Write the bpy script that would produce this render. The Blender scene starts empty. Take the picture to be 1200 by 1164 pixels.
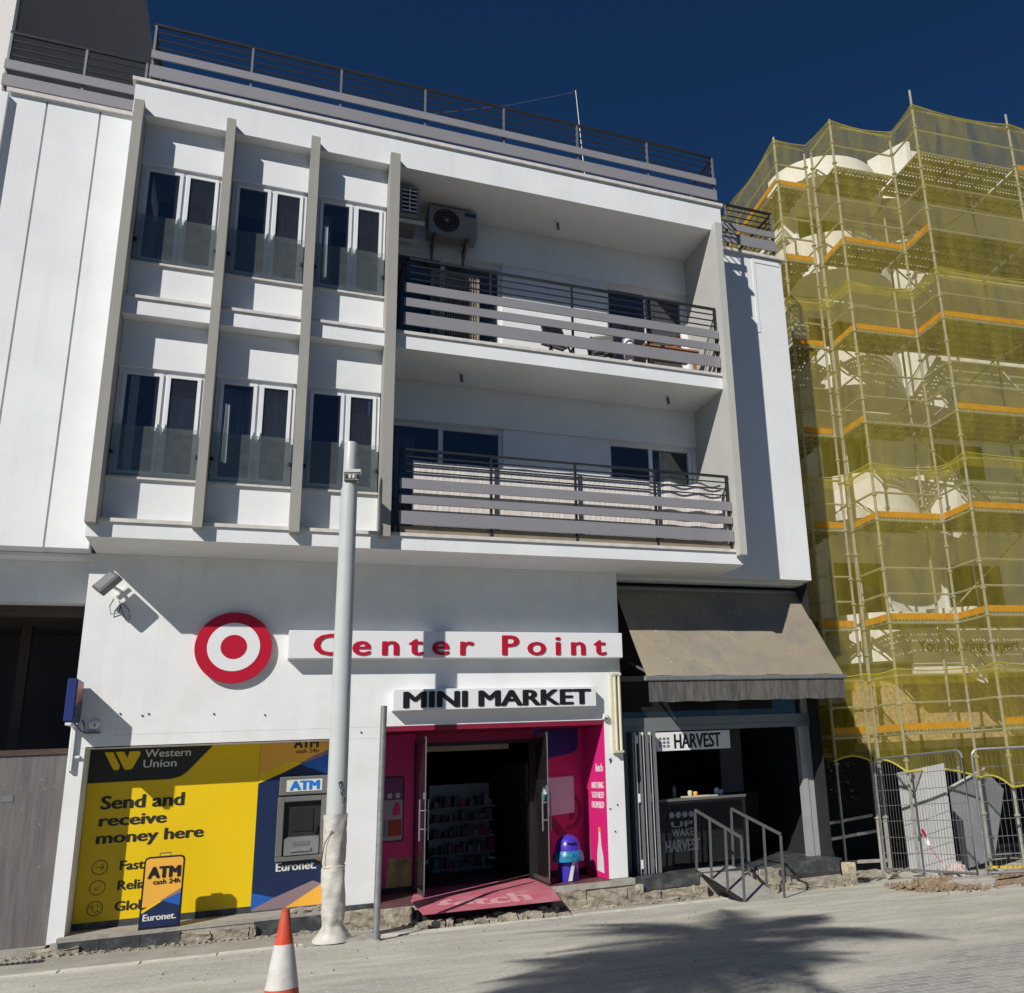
import bpy, bmesh, math, random
from mathutils import Vector, Matrix
random.seed(7)
scene = bpy.context.scene
C = scene.collection

# ------------------------------------------------------------------ camera
R = ((0.9187851, -0.3915336, -0.0503523), (0.0589885, 0.2622922, -0.9631839), (0.3903258, 0.8819888, 0.2640861))
cd = bpy.data.cameras.new('camera'); cam = bpy.data.objects.new('camera', cd); C.objects.link(cam)
M = Matrix.Identity(4)
for i in range(3):
    M[i][0] = R[0][i]; M[i][1] = -R[1][i]; M[i][2] = -R[2][i]
M[0][3], M[1][3], M[2][3] = 0.0, -13.5, 1.57
cam.matrix_world = M
cd.sensor_fit = 'HORIZONTAL'; cd.sensor_width = 36.0
cd.lens = 1059.73 / 1200.0 * 36.0
cd.shift_x = -(766.03 - 600.0) / 1200.0
cd.shift_y = (604.97 - 582.0) / 1200.0
cd.clip_start = 0.1; cd.clip_end = 2000
scene.camera = cam

# ------------------------------------------------------------------ sky, sun, exposure
w = bpy.data.worlds.new('World'); scene.world = w; w.use_nodes = True
nt = w.node_tree; nt.nodes.clear()
sky = nt.nodes.new('ShaderNodeTexSky'); sky.sky_type = 'NISHITA'; sky.sun_disc = False
sky.sun_elevation = math.radians(36.3); sky.sun_rotation = math.radians(228.4)
sky.altitude = 2500; sky.air_density = 1.0; sky.dust_density = 0.1; sky.ozone_density = 3.0
bg = nt.nodes.new('ShaderNodeBackground'); bg.inputs[1].default_value = 0.05
ow = nt.nodes.new('ShaderNodeOutputWorld')
tint = nt.nodes.new('ShaderNodeMix'); tint.data_type = 'RGBA'; tint.blend_type = 'MULTIPLY'
tint.inputs['Factor'].default_value = 1.0; tint.inputs['B'].default_value = (0.27, 0.57, 0.84, 1)   # deep, polarised-looking blue
nt.links.new(sky.outputs[0], tint.inputs['A']); nt.links.new(tint.outputs['Result'], bg.inputs[0]); nt.links.new(bg.outputs[0], ow.inputs[0])
sl = bpy.data.lights.new('sun', 'SUN'); sl.energy = 4.65; sl.angle = math.radians(0.53); sl.color = (1.0, 0.955, 0.88)
so = bpy.data.objects.new('sun', sl); C.objects.link(so); so.location = (-20, -20, 30)
so.rotation_euler = Vector((0.603, 0.535, -0.592)).to_track_quat('-Z', 'Y').to_euler()
scene.view_settings.view_transform = 'Standard'; scene.view_settings.look = 'None'
scene.view_settings.exposure = 0.0; scene.view_settings.gamma = 1.0
scene.view_settings.use_curve_mapping = False
scene.render.engine = 'CYCLES'
scene.cycles.transparent_max_bounces = 24

# ------------------------------------------------------------------ materials
MATS = {}
def mat(name, col, rough=0.7, metal=0.0, var=0.12, scale=3.0, bump=0.0, bscale=60.0, dirt=None, dscale=1.2, damt=0.5, stretch=None, spec=0.4, coat=0.0):
    """noisy principled: colour varies by `var`, optional dirt colour in soft patches, optional bump"""
    if name in MATS: return MATS[name]
    m = bpy.data.materials.new(name); m.use_nodes = True; n = m.node_tree; b = n.nodes['Principled BSDF']
    b.inputs['Roughness'].default_value = rough; b.inputs['Metallic'].default_value = metal
    b.inputs['Specular IOR Level'].default_value = spec
    b.inputs['Coat Weight'].default_value = coat
    geo = n.nodes.new('ShaderNodeNewGeometry'); mp = n.nodes.new('ShaderNodeMapping')
    if stretch: mp.inputs['Scale'].default_value = stretch
    n.links.new(geo.outputs['Position'], mp.inputs['Vector'])
    nz = n.nodes.new('ShaderNodeTexNoise'); nz.inputs['Scale'].default_value = scale; nz.inputs['Detail'].default_value = 6
    n.links.new(mp.outputs[0], nz.inputs['Vector'])
    rp = n.nodes.new('ShaderNodeMapRange'); rp.inputs['From Min'].default_value = 0.3; rp.inputs['From Max'].default_value = 0.7
    rp.inputs['To Min'].default_value = 1 - var; rp.inputs['To Max'].default_value = 1 + var * 0.6
    n.links.new(nz.outputs['Fac'], rp.inputs['Value'])
    hs = n.nodes.new('ShaderNodeHueSaturation'); hs.inputs['Color'].default_value = (*col, 1)
    n.links.new(rp.outputs[0], hs.inputs['Value'])
    out = hs.outputs[0]
    if dirt:
        nd = n.nodes.new('ShaderNodeTexNoise'); nd.inputs['Scale'].default_value = dscale; nd.inputs['Detail'].default_value = 8
        nd.inputs['Roughness'].default_value = 0.65
        n.links.new(mp.outputs[0], nd.inputs['Vector'])
        r2 = n.nodes.new('ShaderNodeMapRange'); r2.inputs['From Min'].default_value = 0.48; r2.inputs['From Max'].default_value = 0.72
        r2.inputs['To Max'].default_value = damt
        n.links.new(nd.outputs['Fac'], r2.inputs['Value'])
        mx = n.nodes.new('ShaderNodeMix'); mx.data_type = 'RGBA'; mx.inputs['B'].default_value = (*dirt, 1)
        n.links.new(r2.outputs[0], mx.inputs['Factor']); n.links.new(out, mx.inputs['A']); out = mx.outputs['Result']
    n.links.new(out, b.inputs['Base Color'])
    if bump:
        nb = n.nodes.new('ShaderNodeTexNoise'); nb.inputs['Scale'].default_value = bscale; nb.inputs['Detail'].default_value = 4
        n.links.new(mp.outputs[0], nb.inputs['Vector'])
        bp = n.nodes.new('ShaderNodeBump'); bp.inputs['Strength'].default_value = bump; bp.inputs['Distance'].default_value = 0.02
        n.links.new(nb.outputs['Fac'], bp.inputs['Height']); n.links.new(bp.outputs[0], b.inputs['Normal'])
    MATS[name] = m
    return m

def streaks(m, amount=0.10):
    n = m.node_tree; b = n.nodes['Principled BSDF']; src = b.inputs['Base Color'].links[0].from_socket
    geo = n.nodes.new('ShaderNodeNewGeometry'); mp = n.nodes.new('ShaderNodeMapping'); mp.inputs['Scale'].default_value = (7, 7, 0.25)
    n.links.new(geo.outputs['Position'], mp.inputs['Vector'])
    z = n.nodes.new('ShaderNodeTexNoise'); z.inputs['Scale'].default_value = 1.0; z.inputs['Detail'].default_value = 8; z.inputs['Roughness'].default_value = 0.7
    n.links.new(mp.outputs[0], z.inputs['Vector'])
    z2 = n.nodes.new('ShaderNodeTexNoise'); z2.inputs['Scale'].default_value = 0.5; z2.inputs['Detail'].default_value = 3
    n.links.new(geo.outputs['Position'], z2.inputs['Vector'])
    r1 = n.nodes.new('ShaderNodeMapRange'); r1.inputs['From Min'].default_value = 0.5; r1.inputs['From Max'].default_value = 0.75; n.links.new(z.outputs['Fac'], r1.inputs['Value'])
    r2 = n.nodes.new('ShaderNodeMapRange'); r2.inputs['From Min'].default_value = 0.42; r2.inputs['From Max'].default_value = 0.62; n.links.new(z2.outputs['Fac'], r2.inputs['Value'])
    mu = n.nodes.new('ShaderNodeMath'); mu.operation = 'MULTIPLY'; n.links.new(r1.outputs[0], mu.inputs[0]); n.links.new(r2.outputs[0], mu.inputs[1])
    mv = n.nodes.new('ShaderNodeMapRange'); mv.inputs['To Min'].default_value = 1.0; mv.inputs['To Max'].default_value = 1 - amount; n.links.new(mu.outputs[0], mv.inputs['Value'])
    hs = n.nodes.new('ShaderNodeHueSaturation'); n.links.new(mv.outputs[0], hs.inputs['Value']); n.links.new(src, hs.inputs['Color']); n.links.new(hs.outputs[0], b.inputs['Base Color'])

def hexc(h):
    h = h.lstrip('#'); v = [int(h[i:i+2], 16) / 255 for i in (0, 2, 4)]
    return tuple(x / 12.92 if x <= 0.04045 else ((x + 0.055) / 1.055) ** 2.4 for x in v)

WHITE = mat('white_render', (0.76, 0.775, 0.79), 0.85, var=0.05, scale=1.3, bump=0.12, bscale=25, dirt=(0.62, 0.64, 0.66), dscale=0.8, damt=0.35)
WHITE2 = mat('white_wall_low', (0.76, 0.775, 0.78), 0.8, var=0.05, scale=2, bump=0.1, bscale=25, dirt=(0.55, 0.54, 0.50), dscale=1.6, damt=0.3)
GREYP = mat('grey_fin_paint', (0.33, 0.32, 0.295), 0.8, var=0.06, scale=2, bump=0.1, bscale=25)
LGREY = mat('light_grey_paint', (0.47, 0.47, 0.44), 0.8, var=0.05, scale=2, bump=0.1, bscale=25)
CAP = mat('stone_cap', (0.62, 0.6, 0.56), 0.7, var=0.15, scale=9)
SLAT = mat('grey_slat_paint', (0.25, 0.245, 0.265), 0.5, var=0.05, scale=2)
RAILM = mat('dark_rail_metal', (0.035, 0.037, 0.043), 0.4, metal=0.4, var=0.1)
ALU = mat('white_aluminium', (0.74, 0.76, 0.78), 0.35, metal=0.0, var=0.04)
GALU = mat('grey_aluminium', (0.24, 0.25, 0.26), 0.4, metal=0.4, var=0.08)
GALV = mat('galvanised_steel', (0.33, 0.34, 0.34), 0.45, metal=0.6, var=0.2, scale=14)
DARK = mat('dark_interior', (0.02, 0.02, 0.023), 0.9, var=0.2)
ROOM = mat('room_wall', (0.10, 0.10, 0.11), 0.9, var=0.1)
BLACK = mat('black_plastic', (0.015, 0.015, 0.016), 0.45, var=0.1)
CURT = mat('curtain_cloth', (0.5, 0.43, 0.36), 0.95, var=0.12, scale=5, stretch=(12, 12, 0.4))
CURTW = mat('curtain_pale', (0.62, 0.62, 0.62), 0.95, var=0.12, scale=5, stretch=(12, 12, 0.4))
SIGNW = mat('sign_white', (0.74, 0.75, 0.77), 0.4, var=0.02)
RED = mat('sign_red', hexc('#b3122f'), 0.4, var=0.03)
INK = mat('sign_black', (0.012, 0.012, 0.014), 0.4, var=0.02)
YEL = mat('print_yellow', (0.78, 0.53, 0.002), 0.45, var=0.04, scale=1)
NAVY = mat('print_navy', (0.008, 0.02, 0.07), 0.45, var=0.04)
ORAN = mat('print_orange', (0.78, 0.40, 0.05), 0.45, var=0.04)
BLUE = mat('print_blue', (0.015, 0.10, 0.42), 0.45, var=0.04)
MAUVE = mat('print_mauve', (0.24, 0.17, 0.19), 0.5, var=0.04)
WUBLK = mat('print_black', (0.022, 0.024, 0.018), 0.45, var=0.05)
PINK = mat('print_pink', (0.72, 0.022, 0.20), 0.4, var=0.05, scale=1)
PINKD = mat('dark_pink', (0.30, 0.01, 0.08), 0.4, var=0.05)
PURP = mat('print_purple', (0.04, 0.02, 0.19), 0.4, var=0.05)
MAT_RED = mat('mat_red', (0.48, 0.12, 0.17), 0.9, var=0.12, scale=8, dirt=(0.5, 0.33, 0.32), dscale=3, damt=0.5, bump=0.3, bscale=300)
MAT_PINK = mat('mat_print', (0.60, 0.30, 0.32), 0.9, var=0.15, scale=8)
ATMG = mat('atm_grey', (0.17, 0.17, 0.165), 0.45, metal=0.3, var=0.06)
POSTW = mat('lamp_post_paint', (0.50, 0.53, 0.53), 0.35, var=0.05, scale=4)
WRAP = mat('dusty_plastic_wrap', (0.54, 0.52, 0.475), 0.5, var=0.2, scale=5, bump=0.45, bscale=10, stretch=(1, 1, 2.2))
CONE_O = mat('cone_orange', (0.62, 0.07, 0.03), 0.5, var=0.15, scale=12, dirt=(0.3, 0.14, 0.1), dscale=9, damt=0.5)
CONE_W = mat('cone_white', (0.62, 0.61, 0.58), 0.4, var=0.1, scale=12, dirt=(0.3, 0.29, 0.27), dscale=9, damt=0.5)
SLATE = mat('slate_tile', (0.045, 0.05, 0.055), 0.5, var=0.3, scale=8, dirt=(0.22, 0.21, 0.19), dscale=5, damt=0.6, bump=0.3, bscale=30)
RUBBLE = mat('rubble_stone', (0.36, 0.32, 0.25), 0.95, var=0.35, scale=7, bump=1.0, bscale=18, dirt=(0.16, 0.14, 0.11), dscale=6, damt=0.7)
CONCR = mat('old_concrete', (0.36, 0.34, 0.30), 0.9, var=0.2, scale=5, bump=0.5, bscale=20, dirt=(0.2, 0.19, 0.17), dscale=2, damt=0.5)
SLABM = mat('kerb_slab', (0.66, 0.63, 0.56), 0.9, var=0.14, scale=6, dirt=(0.3, 0.29, 0.26), dscale=2.5, damt=0.5, bump=0.2, bscale=40)
HOARD = mat('grey_board', (0.135, 0.125, 0.125), 0.8, var=0.22, scale=6, stretch=(5, 5, 0.35), dirt=(0.22, 0.21, 0.2), dscale=2, damt=0.4)
BROWN = mat('brown_wood', (0.075, 0.048, 0.036), 0.6, var=0.3, scale=5, stretch=(1, 8, 8))
AWN = mat('awning_fabric', (0.29, 0.25, 0.185), 0.75, var=0.10, scale=1.2, dirt=(0.17, 0.165, 0.165), dscale=0.9, damt=0.9)
AWNV = mat('awning_valance', (0.10, 0.095, 0.09), 0.85, var=0.4, scale=9, stretch=(3, 1, 0.5), dirt=(0.25, 0.23, 0.2), dscale=3, damt=0.4)
ORTOE = mat('orange_toe_board', (0.62, 0.25, 0.015), 0.7, var=0.2, scale=5)
SCAF = mat('scaffold_tube', (0.42, 0.41, 0.36), 0.5, metal=0.35, var=0.2, scale=10)
OSB = mat('osb_board', (0.52, 0.37, 0.2), 0.85, var=0.45, scale=14, dirt=(0.3, 0.2, 0.1), dscale=16, damt=0.5)
NBW = mat('neighbour_render', (0.80, 0.78, 0.74), 0.85, var=0.05, scale=2)
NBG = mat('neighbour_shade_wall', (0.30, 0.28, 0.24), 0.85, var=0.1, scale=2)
TOWER = mat('tower_shade_render', (0.30, 0.26, 0.23), 0.9, var=0.06, scale=0.6, dirt=(0.22, 0.2, 0.18), dscale=0.5, damt=0.4)
DIRT = mat('red_soil', (0.27, 0.20, 0.135), 1.0, var=0.35, scale=9, bump=1.0, bscale=25)
WPANEL = mat('white_sheet', (0.62, 0.63, 0.64), 0.5, var=0.08, scale=4, dirt=(0.4, 0.4, 0.38), dscale=2, damt=0.5)
GPANEL = mat('grey_sheet', (0.24, 0.25, 0.27), 0.6, var=0.08, scale=3)
BOXBLUE = mat('box_blue', (0.02, 0.035, 0.17), 0.4, var=0.08)
BOXFACE = mat('box_face_print', (0.42, 0.14, 0.09), 0.4, var=0.5, scale=4)
CREAM = mat('cream_plastic', (0.58, 0.55, 0.42), 0.5, var=0.12, scale=10)
ACM = mat('ac_case', (0.25, 0.255, 0.25), 0.5, var=0.06)
BINP = mat('bin_purple', (0.06, 0.035, 0.42), 0.3, var=0.06)
BINT = mat('bin_teal', (0.02, 0.20, 0.38), 0.35, var=0.6, scale=18)
WOOD = mat('table_wood', (0.36, 0.16, 0.07), 0.5, var=0.2, scale=6)
TANTILE = mat('balcony_tile', (0.27, 0.22, 0.15), 0.6, var=0.15, scale=5)
PALM = mat('palm_leaf', (0.05, 0.09, 0.03), 0.7, var=0.3)
BARK = mat('palm_bark', (0.14, 0.10, 0.07), 0.9, var=0.3, bump=0.8)
STEELD = mat('steel_dull', (0.16, 0.155, 0.15), 0.45, metal=0.6, var=0.15, scale=12)
TAPEW = mat('tape_white', (0.7, 0.68, 0.66), 0.5, var=0.1)
PLASTC = mat('pink_bag', (0.55, 0.45, 0.42), 0.5, var=0.2, scale=10)
YELSTR = mat('yellow_strap', (0.7, 0.5, 0.03), 0.6, var=0.2)
GLOW = mat('tube_cover', (0.68, 0.66, 0.5), 0.3, var=0.08)
SHELFW = mat('shelf_goods', (0.13, 0.125, 0.12), 0.6, var=0.7, scale=9)
FRUIT = mat('flower_pink', (0.4, 0.05, 0.13), 0.7, var=0.4, scale=20)

def specks(m, col, scale, lo, hi):
    n = m.node_tree; b = n.nodes['Principled BSDF']; src = b.inputs['Base Color'].links[0].from_socket
    z = n.nodes.new('ShaderNodeTexNoise'); z.inputs['Scale'].default_value = scale; z.inputs['Detail'].default_value = 2; z.inputs['Distortion'].default_value = 1.5
    geo = n.nodes.new('ShaderNodeNewGeometry'); n.links.new(geo.outputs['Position'], z.inputs['Vector'])
    r = n.nodes.new('ShaderNodeMapRange'); r.inputs['From Min'].default_value = lo; r.inputs['From Max'].default_value = hi; n.links.new(z.outputs['Fac'], r.inputs['Value'])
    mx = n.nodes.new('ShaderNodeMix'); mx.data_type = 'RGBA'; mx.inputs['B'].default_value = (*col, 1)
    n.links.new(r.outputs[0], mx.inputs['Factor']); n.links.new(src, mx.inputs['A']); n.links.new(mx.outputs['Result'], b.inputs['Base Color'])
specks(AWN, (0.5, 0.48, 0.45), 11, 0.70, 0.76);
specks(HOARD, (0.3, 0.29, 0.28), 16, 0.70, 0.76)
streaks(WHITE, 0.09); streaks(WHITE2, 0.11); streaks(AWN, 0.3); streaks(POSTW, 0.12); streaks(YEL, 0.08); streaks(GREYP, 0.15)

def glass_mat(name, tint, refl, rough=0.02, base=0.0, basecol=(1, 1, 1)):
    m = bpy.data.materials.new(name); m.use_nodes = True; n = m.node_tree; n.nodes.clear()
    o = n.nodes.new('ShaderNodeOutputMaterial'); t = n.nodes.new('ShaderNodeBsdfTransparent'); t.inputs[0].default_value = (*tint, 1)
    g = n.nodes.new('ShaderNodeBsdfGlossy'); g.inputs['Roughness'].default_value = rough; g.inputs['Color'].default_value = (0.9, 0.95, 1, 1)
    f = n.nodes.new('ShaderNodeFresnel'); f.inputs[0].default_value = refl
    a = n.nodes.new('ShaderNodeMixShader'); n.links.new(f.outputs[0], a.inputs[0]); n.links.new(t.outputs[0], a.inputs[1]); n.links.new(g.outputs[0], a.inputs[2])
    out = a
    if base:
        d = n.nodes.new('ShaderNodeBsdfDiffuse'); d.inputs[0].default_value = (*basecol, 1)
        s = n.nodes.new('ShaderNodeTexNoise'); s.inputs['Scale'].default_value = 5
        mr = n.nodes.new('ShaderNodeMapRange'); mr.inputs['To Min'].default_value = base * 0.5; mr.inputs['To Max'].default_value = base * 1.5
        n.links.new(s.outputs['Fac'], mr.inputs['Value'])
        b = n.nodes.new('ShaderNodeMixShader'); n.links.new(mr.outputs[0], b.inputs[0]); n.links.new(a.outputs[0], b.inputs[1]); n.links.new(d.outputs[0], b.inputs[2]); out = b
    n.links.new(out.outputs[0], o.inputs[0])
    MATS[name] = m; return m
GLASS = glass_mat('window_glass', (0.72, 0.76, 0.8), 1.55, base=0.045, basecol=(0.4, 0.42, 0.45))
GLASSB = glass_mat('balustrade_glass', (0.90, 0.93, 0.92), 1.25, base=0.11, basecol=(0.5, 0.56, 0.55))
GLASSD = glass_mat('door_glass', (0.75, 0.76, 0.76), 1.5, base=0.04, basecol=(0.35, 0.3, 0.3))

def net_mat():
    m = bpy.data.materials.new('scaffold_net'); m.use_nodes = True; n = m.node_tree; n.nodes.clear()
    o = n.nodes.new('ShaderNodeOutputMaterial'); t = n.nodes.new('ShaderNodeBsdfTransparent')
    d = n.nodes.new('ShaderNodeBsdfDiffuse'); d.inputs[0].default_value = (0.78, 0.66, 0.09, 1)
    tl = n.nodes.new('ShaderNodeBsdfTranslucent'); tl.inputs[0].default_value = (0.78, 0.66, 0.09, 1)
    a = n.nodes.new('ShaderNodeMixShader'); a.inputs[0].default_value = 0.5
    n.links.new(d.outputs[0], a.inputs[1]); n.links.new(tl.outputs[0], a.inputs[2])
    geo = n.nodes.new('ShaderNodeNewGeometry')
    s = n.nodes.new('ShaderNodeTexNoise'); s.inputs['Scale'].default_value = 2.2; s.inputs['Detail'].default_value = 6; s.inputs['Distortion'].default_value = 0.8
    mpn = n.nodes.new('ShaderNodeMapping'); mpn.inputs['Scale'].default_value = (1.6, 1.6, 0.45); mpn.inputs['Rotation'].default_value = (0.15, 0.2, 0)
    n.links.new(geo.outputs['Position'], mpn.inputs['Vector']); n.links.new(mpn.outputs[0], s.inputs['Vector'])
    mr = n.nodes.new('ShaderNodeMapRange'); mr.inputs['From Min'].default_value = 0.3; mr.inputs['From Max'].default_value = 0.7
    mr.inputs['To Min'].default_value = 0.17; mr.inputs['To Max'].default_value = 0.36
    n.links.new(s.outputs['Fac'], mr.inputs['Value'])
    b = n.nodes.new('ShaderNodeMixShader')
    n.links.new(mr.outputs[0], b.inputs[0]); n.links.new(t.outputs[0], b.inputs[1]); n.links.new(a.outputs[0], b.inputs[2])
    n.links.new(b.outputs[0], o.inputs[0]); MATS['net'] = m; return m
NET = net_mat()
YROPE = mat('net_hem', (0.50, 0.44, 0.06), 0.8, var=0.15)

def perf_mat():
    m = mat('perforated_deck', (0.30, 0.29, 0.25), 0.6, metal=0.2, var=0.2, scale=8)
    n = m.node_tree; b = n.nodes['Principled BSDF']
    tc = n.nodes.new('ShaderNodeTexCoord'); sp = n.nodes.new('ShaderNodeSeparateXYZ'); n.links.new(tc.outputs['Object'], sp.inputs[0])
    def mth(op, *a):
        q = n.nodes.new('ShaderNodeMath'); q.operation = op
        for i, v in enumerate(a):
            if isinstance(v, (int, float)): q.inputs[i].default_value = v
            else: n.links.new(v, q.inputs[i])
        return q.outputs[0]
    fx = mth('FRACT', mth('MULTIPLY', sp.outputs[0], 12.0)); fy = mth('FRACT', mth('MULTIPLY', sp.outputs[1], 9.0))
    hole = mth('MULTIPLY', mth('GREATER_THAN', fx, 0.55), mth('GREATER_THAN', fy, 0.5))
    b.inputs['Alpha'].default_value = 1
    n.links.new(mth('SUBTRACT', 1.0, hole), b.inputs['Alpha'])
    return m
PERF = perf_mat()

# ------------------------------------------------------------------ mesh builder
class MB:
    def __init__(self): self.v = []; self.f = []
    def add(self, vs, fs):
        o = len(self.v); self.v += [tuple(x) for x in vs]; self.f += [tuple(i + o for i in q) for q in fs]; return self
    def box(self, x0, x1, y0, y1, z0, z1):
        vs = [(x, y, z) for z in (z0, z1) for y in (y0, y1) for x in (x0, x1)]
        return self.add(vs, [(0, 2, 3, 1), (4, 5, 7, 6), (0, 1, 5, 4), (2, 6, 7, 3), (0, 4, 6, 2), (1, 3, 7, 5)])
    def obox(self, c, u, v, n, hu, hv, hn):
        c = Vector(c); u = Vector(u).normalized() * hu; v = Vector(v).normalized() * hv; n = Vector(n).normalized() * hn
        vs = [c + a * u + b * v + d * n for d in (-1, 1) for b in (-1, 1) for a in (-1, 1)]
        return self.add(vs, [(0, 2, 3, 1), (4, 5, 7, 6), (0, 1, 5, 4), (2, 6, 7, 3), (0, 4, 6, 2), (1, 3, 7, 5)])
    def bar(self, a, b, wd, h=None, up=(0, 0, 1)):
        """rectangular bar from a to b"""
        a = Vector(a); b = Vector(b); d = b - a; h = h or wd
        s = d.cross(Vector(up))
        if s.length < 1e-6: s = d.cross(Vector((1, 0, 0)))
        t = s.cross(d)
        return self.obox((a + b) / 2, d, s, t, d.length / 2, wd / 2, h / 2)
    def tube(self, pts, r, n=8, cap=True):
        pts = [Vector(p) for p in pts]; rs = r if isinstance(r, (list, tuple)) else [r] * len(pts)
        rings = []
        for i, p in enumerate(pts):
            d = (pts[min(i + 1, len(pts) - 1)] - pts[max(i - 1, 0)]).normalized()
            s = d.cross(Vector((0, 0, 1)))
            if s.length < 1e-3: s = d.cross(Vector((0, 1, 0)))
            s.normalize(); t = s.cross(d)
            rings.append([p + (s * math.cos(k * 2 * math.pi / n) + t * math.sin(k * 2 * math.pi / n)) * rs[i] for k in range(n)])
        vs = [q for rg in rings for q in rg]; fs = []
        for i in range(len(pts) - 1):
            for k in range(n):
                k2 = (k + 1) % n; fs.append((i * n + k, i * n + k2, (i + 1) * n + k2, (i + 1) * n + k))
        if cap: fs.append(tuple(range(n - 1, -1, -1))); fs.append(tuple((len(pts) - 1) * n + k for k in range(n)))
        return self.add(vs, fs)
    def prism(self, pts, d):
        """polygon pts (3-D) extruded by vector d"""
        pts = [Vector(p) for p in pts]; d = Vector(d); n = len(pts)
        vs = pts + [p + d for p in pts]
        fs = [tuple(range(n)), tuple(range(2 * n - 1, n - 1, -1))] + [(i, i + n, (i + 1) % n + n, (i + 1) % n) for i in range(n)]
        return self.add(vs, fs)
    def lathe(self, c, prof, n=20):
        c = Vector(c); vs = []; fs = []
        for r, z in prof:
            for k in range(n):
                a = 2 * math.pi * k / n; vs.append(c + Vector((r * math.cos(a), r * math.sin(a), z)))
        for i in range(len(prof) - 1):
            for k in range(n):
                k2 = (k + 1) % n; fs.append((i * n + k, i * n + k2, (i + 1) * n + k2, (i + 1) * n + k))
        fs.append(tuple(range(n - 1, -1, -1))); fs.append(tuple((len(prof) - 1) * n + k for k in range(n)))
        return self.add(vs, fs)

def base_of(o):
    while o is not None and o.parent is not None: o = o.parent
    return Vector(o.location) if o is not None else Vector((0, 0, 0))

def part(name, mb, m, parent=None, bevel=0.0, smooth=False, label=None):
    off = base_of(parent) if parent else Vector((0, 0, 0))
    me = bpy.data.meshes.new(name)
    me.from_pydata([tuple(Vector(v) - off) for v in mb.v], [], mb.f)
    bm = bmesh.new(); bm.from_mesh(me); bmesh.ops.recalc_face_normals(bm, faces=bm.faces)
    if bevel: bmesh.ops.bevel(bm, geom=list(bm.edges), offset=bevel, segments=1, affect='EDGES')
    bm.to_mesh(me); bm.free()
    if smooth:
        for p in me.polygons: p.use_smooth = True
        try: me.set_sharp_from_angle(angle=math.radians(40))
        except Exception: pass
    me.materials.append(m)
    o = bpy.data.objects.new(name, me); C.objects.link(o)
    if parent: o.parent = parent
    if label: o['label'] = label
    return o

def thing(name, label, cat, loc=(0, 0, 0), group=None):
    o = bpy.data.objects.new(name, None); C.objects.link(o); o.location = loc; o.empty_display_size = 0.2
    o['label'] = label; o['category'] = cat
    if group: o['group'] = group
    return o
def tag(o, label, cat, group=None):
    o['label'] = label; o['category'] = cat
    if group: o['group'] = group
    return o
def structure(name, mb, m, kind='structure', **k):
    o = part(name, mb, m, **k); o['kind'] = kind; return o

def inst(name, src, loc, parent, rz=0.0, scale=None):
    """another piece sharing src's mesh"""
    o = bpy.data.objects.new(name, src.data); C.objects.link(o); o.parent = parent
    o.location = Vector(loc) - base_of(parent); o.rotation_euler = (0, 0, rz)
    if scale: o.scale = scale
    return o

def lettering(name, body, O, U, V, wd, h, m, parent, depth=0.006, bold=0.02, shear=0.0, spacing=1.0, fit=True, align='L'):
    """text fitted to the rectangle at O spanned by U (width wd) and V (height h), as a mesh"""
    cu = bpy.data.curves.new(name, 'FONT'); cu.body = body; cu.size = 1; cu.offset = bold; cu.shear = shear
    heavy = bold; cu.offset = min(bold, 0.0)
    cu.space_character = spacing; cu.extrude = 0.5; cu.resolution_u = 3
    tmp = bpy.data.objects.new('tmp', cu); C.objects.link(tmp)
    dg = bpy.context.evaluated_depsgraph_get(); me = bpy.data.meshes.new_from_object(tmp.evaluated_get(dg))
    bpy.data.objects.remove(tmp); bpy.data.curves.remove(cu)
    if heavy > 0.004:          # heavier strokes: shifted copies, each a hair further out
        e = heavy * 1.15; base_ = [(v.co.x, v.co.y, v.co.z) for v in me.vertices]; fb = [tuple(p.vertices) for p in me.polygons]
        vv = []; ff = []
        for q, (dx, dy) in enumerate(((-e, 0), (e, 0), (0, e * 0.35), (0, -e * 0.35), (0, 0))):
            o_ = len(vv); vv += [(a + dx, b + dy, c + 0.035 * q if c > 0 else c - 0.01 * q) for a, b, c in base_]; ff += [tuple(i + o_ for i in f) for f in fb]
        me = bpy.data.meshes.new(name); me.from_pydata(vv, [], ff)
    xs = [v.co.x for v in me.vertices]; ys = [v.co.y for v in me.vertices]
    x0, x1, y0, y1 = min(xs), max(xs), min(ys), max(ys)
    U = Vector(U).normalized(); V = Vector(V).normalized(); N = U.cross(V)
    sx = wd / (x1 - x0); sy = h / (y1 - y0)
    off = base_of(parent)
    for v in me.vertices:
        v.co = Vector(O) - off + U * ((v.co.x - x0) * sx) + V * ((v.co.y - y0) * sy) + N * (v.co.z + 0.5) * depth
    me.materials.clear(); me.materials.append(m); me.name = name
    o = bpy.data.objects.new(name, me); C.objects.link(o); o.parent = parent
    return o
def wall_text(name, body, x0, x1, z0, z1, y, m, parent, **k):
    return lettering(name, body, (x0, y, z0), (1, 0, 0), (0, 0, 1), x1 - x0, z1 - z0, m, parent, **k)
def flat(name, pts, y, m, parent, t=0.004, **k):
    """flat printed shape facing the street: pts are (x, z)"""
    return part(name, MB().prism([(x, y, z) for x, z in pts], (0, -t, 0)), m, parent, **k)
def circ(cx, cz, r, n=40, r2=None, a0=0, a1=360):
    return [(cx + r * math.cos(math.radians(a0 + (a1 - a0) * i / n)), cz + (r2 or r) * math.sin(math.radians(a0 + (a1 - a0) * i / n))) for i in range(n)]
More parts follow.
